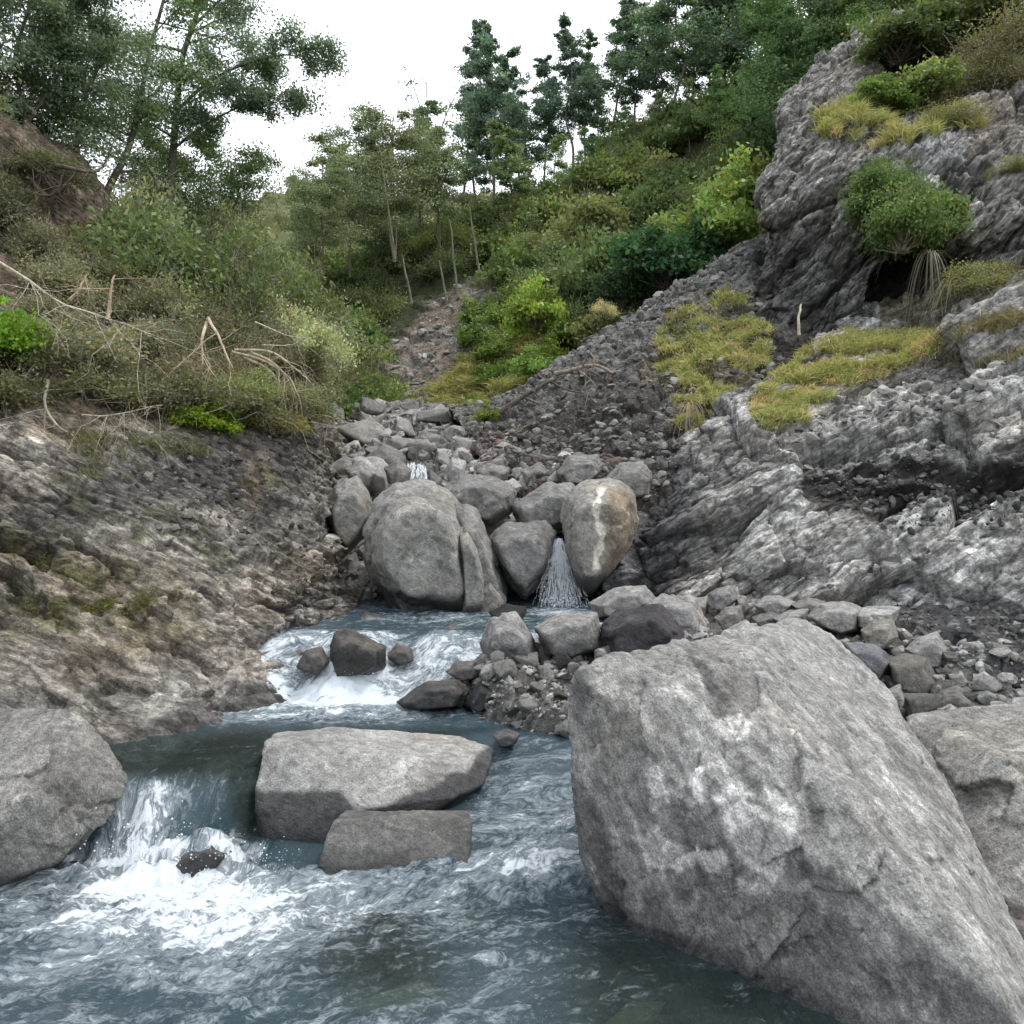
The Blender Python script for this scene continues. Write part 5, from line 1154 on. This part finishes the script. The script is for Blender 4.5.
dead('dead_branch', [[(208, 318, 7.9), (220, 338, 7.8), (232, 362, 7.8)], [(207, 322, 7.9), (204, 340, 7.8), (202, 360, 7.8)]], .026, .010, 'pale forked stick in the middle of the left scrub', 'branch', 3, 4, (1.6, 1.5, 1.3), .2)
dead('exposed_roots', [[(232, 352, 9), (262, 360, 8.9), (288, 375, 8.9), (300, 395, 8.9), (305, 420, 9)], [(235, 350, 9), (270, 352, 8.9), (295, 368, 8.9), (310, 385, 8.9)], [(240, 356, 9), (268, 370, 8.9), (282, 392, 8.9), (286, 418, 9)], [(250, 352, 9), (276, 366, 8.9), (292, 392, 8.9), (296, 425, 9)]], .022, .008, 'bundle of pale arching roots hanging over the right end of the left bank', 'roots', 6, 5, (1.3, 1.25, 1.1), .25)
dead('dead_branch', [[(82, 415, 7.4), (110, 416, 7.3), (135, 410, 7.3), (160, 405, 7.3)]], .012, .005, 'thin pale twiggy branch lying level on the left scrub', 'branch', 12, 6, (1.4, 1.4, 1.35), .25)
dead('dead_branch', [[(255, 322, 9.5), (285, 333, 9.4), (318, 337, 9.3)], [(262, 345, 9.4), (290, 345, 9.3), (305, 335, 9.3)]], .012, .004, 'thin pale twigs sticking out over the valley from the left bank', 'branch', 5, 7, (1.6, 1.6, 1.5), .25)
dead('exposed_roots', [[(25, 170, 10.2), (45, 195, 10), (60, 185, 10), (70, 165, 10)], [(20, 190, 10.1), (50, 196, 9.9), (68, 180, 9.9)], [(55, 165, 10), (95, 172, 10.2), (110, 160, 10.5)]], .04, .014, 'dark twisted roots on the bare soil under the dark corner tree', 'roots', 5, 8, (.35, .3, .28), .35)
dead('fallen_log', [[(500, 412, 12.6), (530, 392, 12.6), (556, 378, 12.6)]], .06, .035, 'dark fallen log lying along the lower scree crest', 'log', 3, 9, (.35, .32, .3), .3)
dead('fallen_log', [[(555, 374, 12.3), (575, 370, 12.2), (592, 366, 12.2), (608, 372, 12.2)]], .05, .03, 'broken log with a pale end on the middle of the scree crest', 'log', 5, 10, (.8, .75, .7), .25)
dead('fallen_log', [[(458, 462, 11.8), (478, 448, 11.9), (500, 436, 12), (515, 430, 12.1)]], .05, .025, 'pale brown driftwood log on the upper boulder field', 'log', 4, 11, (.9, .85, .8), .3)
dead('standing_stick', [[(799, 335, 11.2), (798, 318, 11.2), (800, 300, 11.2)]], .03, .02, 'short pale upright stick beside the cliff foot', 'stick', 0, 12, (1.8, 1.75, 1.6), .1)
dead('dead_branch', [[(842, 65, 15.4), (850, 58, 15.4), (862, 52, 15.4)], [(800, 92, 15.4), (825, 75, 15.4), (848, 66, 15.2)]], .03, .012, 'fallen branch along the edge of the cliff top', 'branch', 4, 13, (.9, .9, .9), .2)

# ---------------------------------------------------------------- grass
def blades(name, pname, poly, n, h0, h1, tones, seed, label, w_=.006, lean=.7, kind='stuff', thr=.5):
    d = PATCHES[pname]; r = np.random.default_rng(seed); mk = poly_mask(d['px'], d['py'], poly, 9)*(.62+1.7*fbm(d['p']*2.2+seed, 4)); m = np.where(mk > thr*.9)[0]
    i = r.choice(m, n); p0 = d['p'][i]+r.normal(size=(n, 3))*.02; clump = fbm(p0*3.0+9, 3)
    h = (h0+(h1-h0)*r.random(n))*(1+.9*clump)[...]; dr = r.normal(size=(n, 3))*lean; dr[:, 2] = 1; dr[:, 1] -= .35*lean; dr /= np.linalg.norm(dr, axis=1)[:, None]
    s = np.cross(dr, r.normal(size=(n, 3))); s /= np.linalg.norm(s, axis=1)[:, None]; s *= w_
    mid = p0+dr*h[:, None]*.55; tip = p0+dr*h[:, None]+np.stack([r.normal(size=n)*.3*h, -abs(r.normal(size=n))*.2*h, -.25*h], 1)
    V = np.stack([p0-s, p0+s, mid+s*.8, tip, mid-s*.8], 1).reshape(-1, 3); k = np.arange(n)*5
    Q = np.stack([k, k+1, k+2, k+4], 1); T_ = np.stack([k+4, k+2, k+3], 1)
    me = make_mesh(name, V, Q, T_, smooth=False); tn = np.array(tones); ci = np.clip(((clump+.5)*len(tn)+r.normal(size=n)*.7).astype(int), 0, len(tn)-1)
    c = tn[ci]*r.uniform(.7, 1.25, (n, 1)); set_col(me, np.repeat(np.concatenate([c, np.zeros((n, 1))], 1), 5, 0)); me.materials.append(M_grass)
    o = link(name, me); tag(o, label, 'grass', None, kind); return o
GT = [(.58, .45, .25), (.62, .53, .30), (.42, .42, .18), (.34, .38, .14), (.52, .50, .24), (.60, .54, .3)]
blades('grass', 'scree_slope', GR1, 34000, .03, .13, GT, 1, 'yellow green low grass on the scree slope')
blades('grass', 'right_bank', GR2, 40000, .03, .15, GT, 2, 'yellow green grass carpet on the ledge above the right bank')
blades('grass', 'right_bank', [(930, 340), (1400, 200), (1400, 330), (1000, 370), (940, 372)], 9000, .05, .25, [(.25, .2, .12), (.22, .2, .1), (.3, .27, .18)], 3, 'dry grass at the right edge above the right bank')
blades('grass', 'hillside', [(385, 412), (440, 380), (500, 320), (545, 330), (560, 372), (500, 402), (460, 418)], 16000, .08, .35, GT, 4, 'yellowish grass between the boulder field and the hillside shrubs', .012)
blades('grass', 'rock_cliff', [(815, 118), (850, 100), (905, 130), (960, 110), (985, 130), (880, 150), (820, 140)], 9000, .08, .3, GT, 5, 'tufty grass along the cliff ledge', .008)
blades('moss', 'left_bank', [(-200, 548), (50, 552), (165, 590), (170, 618), (40, 622), (-200, 618)], 14000, .008, .03, [(.16, .15, .05), (.14, .16, .04), (.2, .18, .07)], 6, 'olive moss on the left rock face', .004, 1.0, thr=.75)
blades('moss', 'left_bank', [(60, 430), (240, 425), (250, 445), (90, 480)], 1300, .04, .14, [(.22, .2, .12), (.2, .22, .1)], 7, 'short weeds below the left scrub', .005)
def flax(px, py, Y_, n, L_, label, tone, seed, name='flax_plant', droop=1.0):
    r = np.random.default_rng(seed); V = []; Q = []; k = 0; b = P(px, py, Y_)
    for i in range(n):
        th = r.uniform(0, 6.28); d = np.array([math.cos(th), math.sin(th)*.7-.3, 0]); l = L_*r.uniform(.35, 1.15); t = np.linspace(0, 1, 8)
        up_ = r.uniform(.35, .9); pts = b+d*l*.6*t[:, None]+np.array([0, 0, 1])*(l*up_*t-droop*l*1.1*t**2)[:, None]
        s = np.cross(d+r.normal(size=3)*.3, [0, 0, 1])*.006
        for j in range(8):
            w_ = 1-.8*t[j]; V += [pts[j]-s*w_, pts[j]+s*w_]
            if j: Q.append([k+2*j-2, k+2*j-1, k+2*j+1, k+2*j])
        k += 16
    me = make_mesh(name, np.array(V), np.array(Q)); c = np.tile([1, 1, 1, 0], (len(V), 1))*np.repeat(r.uniform(.7, 1.3, (n, 1)), 16, 0); set_col(me, c); me.materials.append(M_grass)
    o = link(name, me); o.color = (*tone, 1); return tag(o, label, 'plant')
flax(955, 285, 11, 110, .8, 'pale flax like clump with long arching leaves at the foot of the cliff', (.38, .34, .2), 1)
flax(930, 255, 11.3, 45, .9, 'hanging curtain of dry roots and leaves beside the dark hollow of the cliff', (.22, .2, .15), 2, 'hanging_roots', 1.9)
flax(690, 405, 10.5, 60, .5, 'drooping straw coloured tussock at the lower tip of the scree grass', (.42, .34, .2), 3, 'tussock', 1.4)
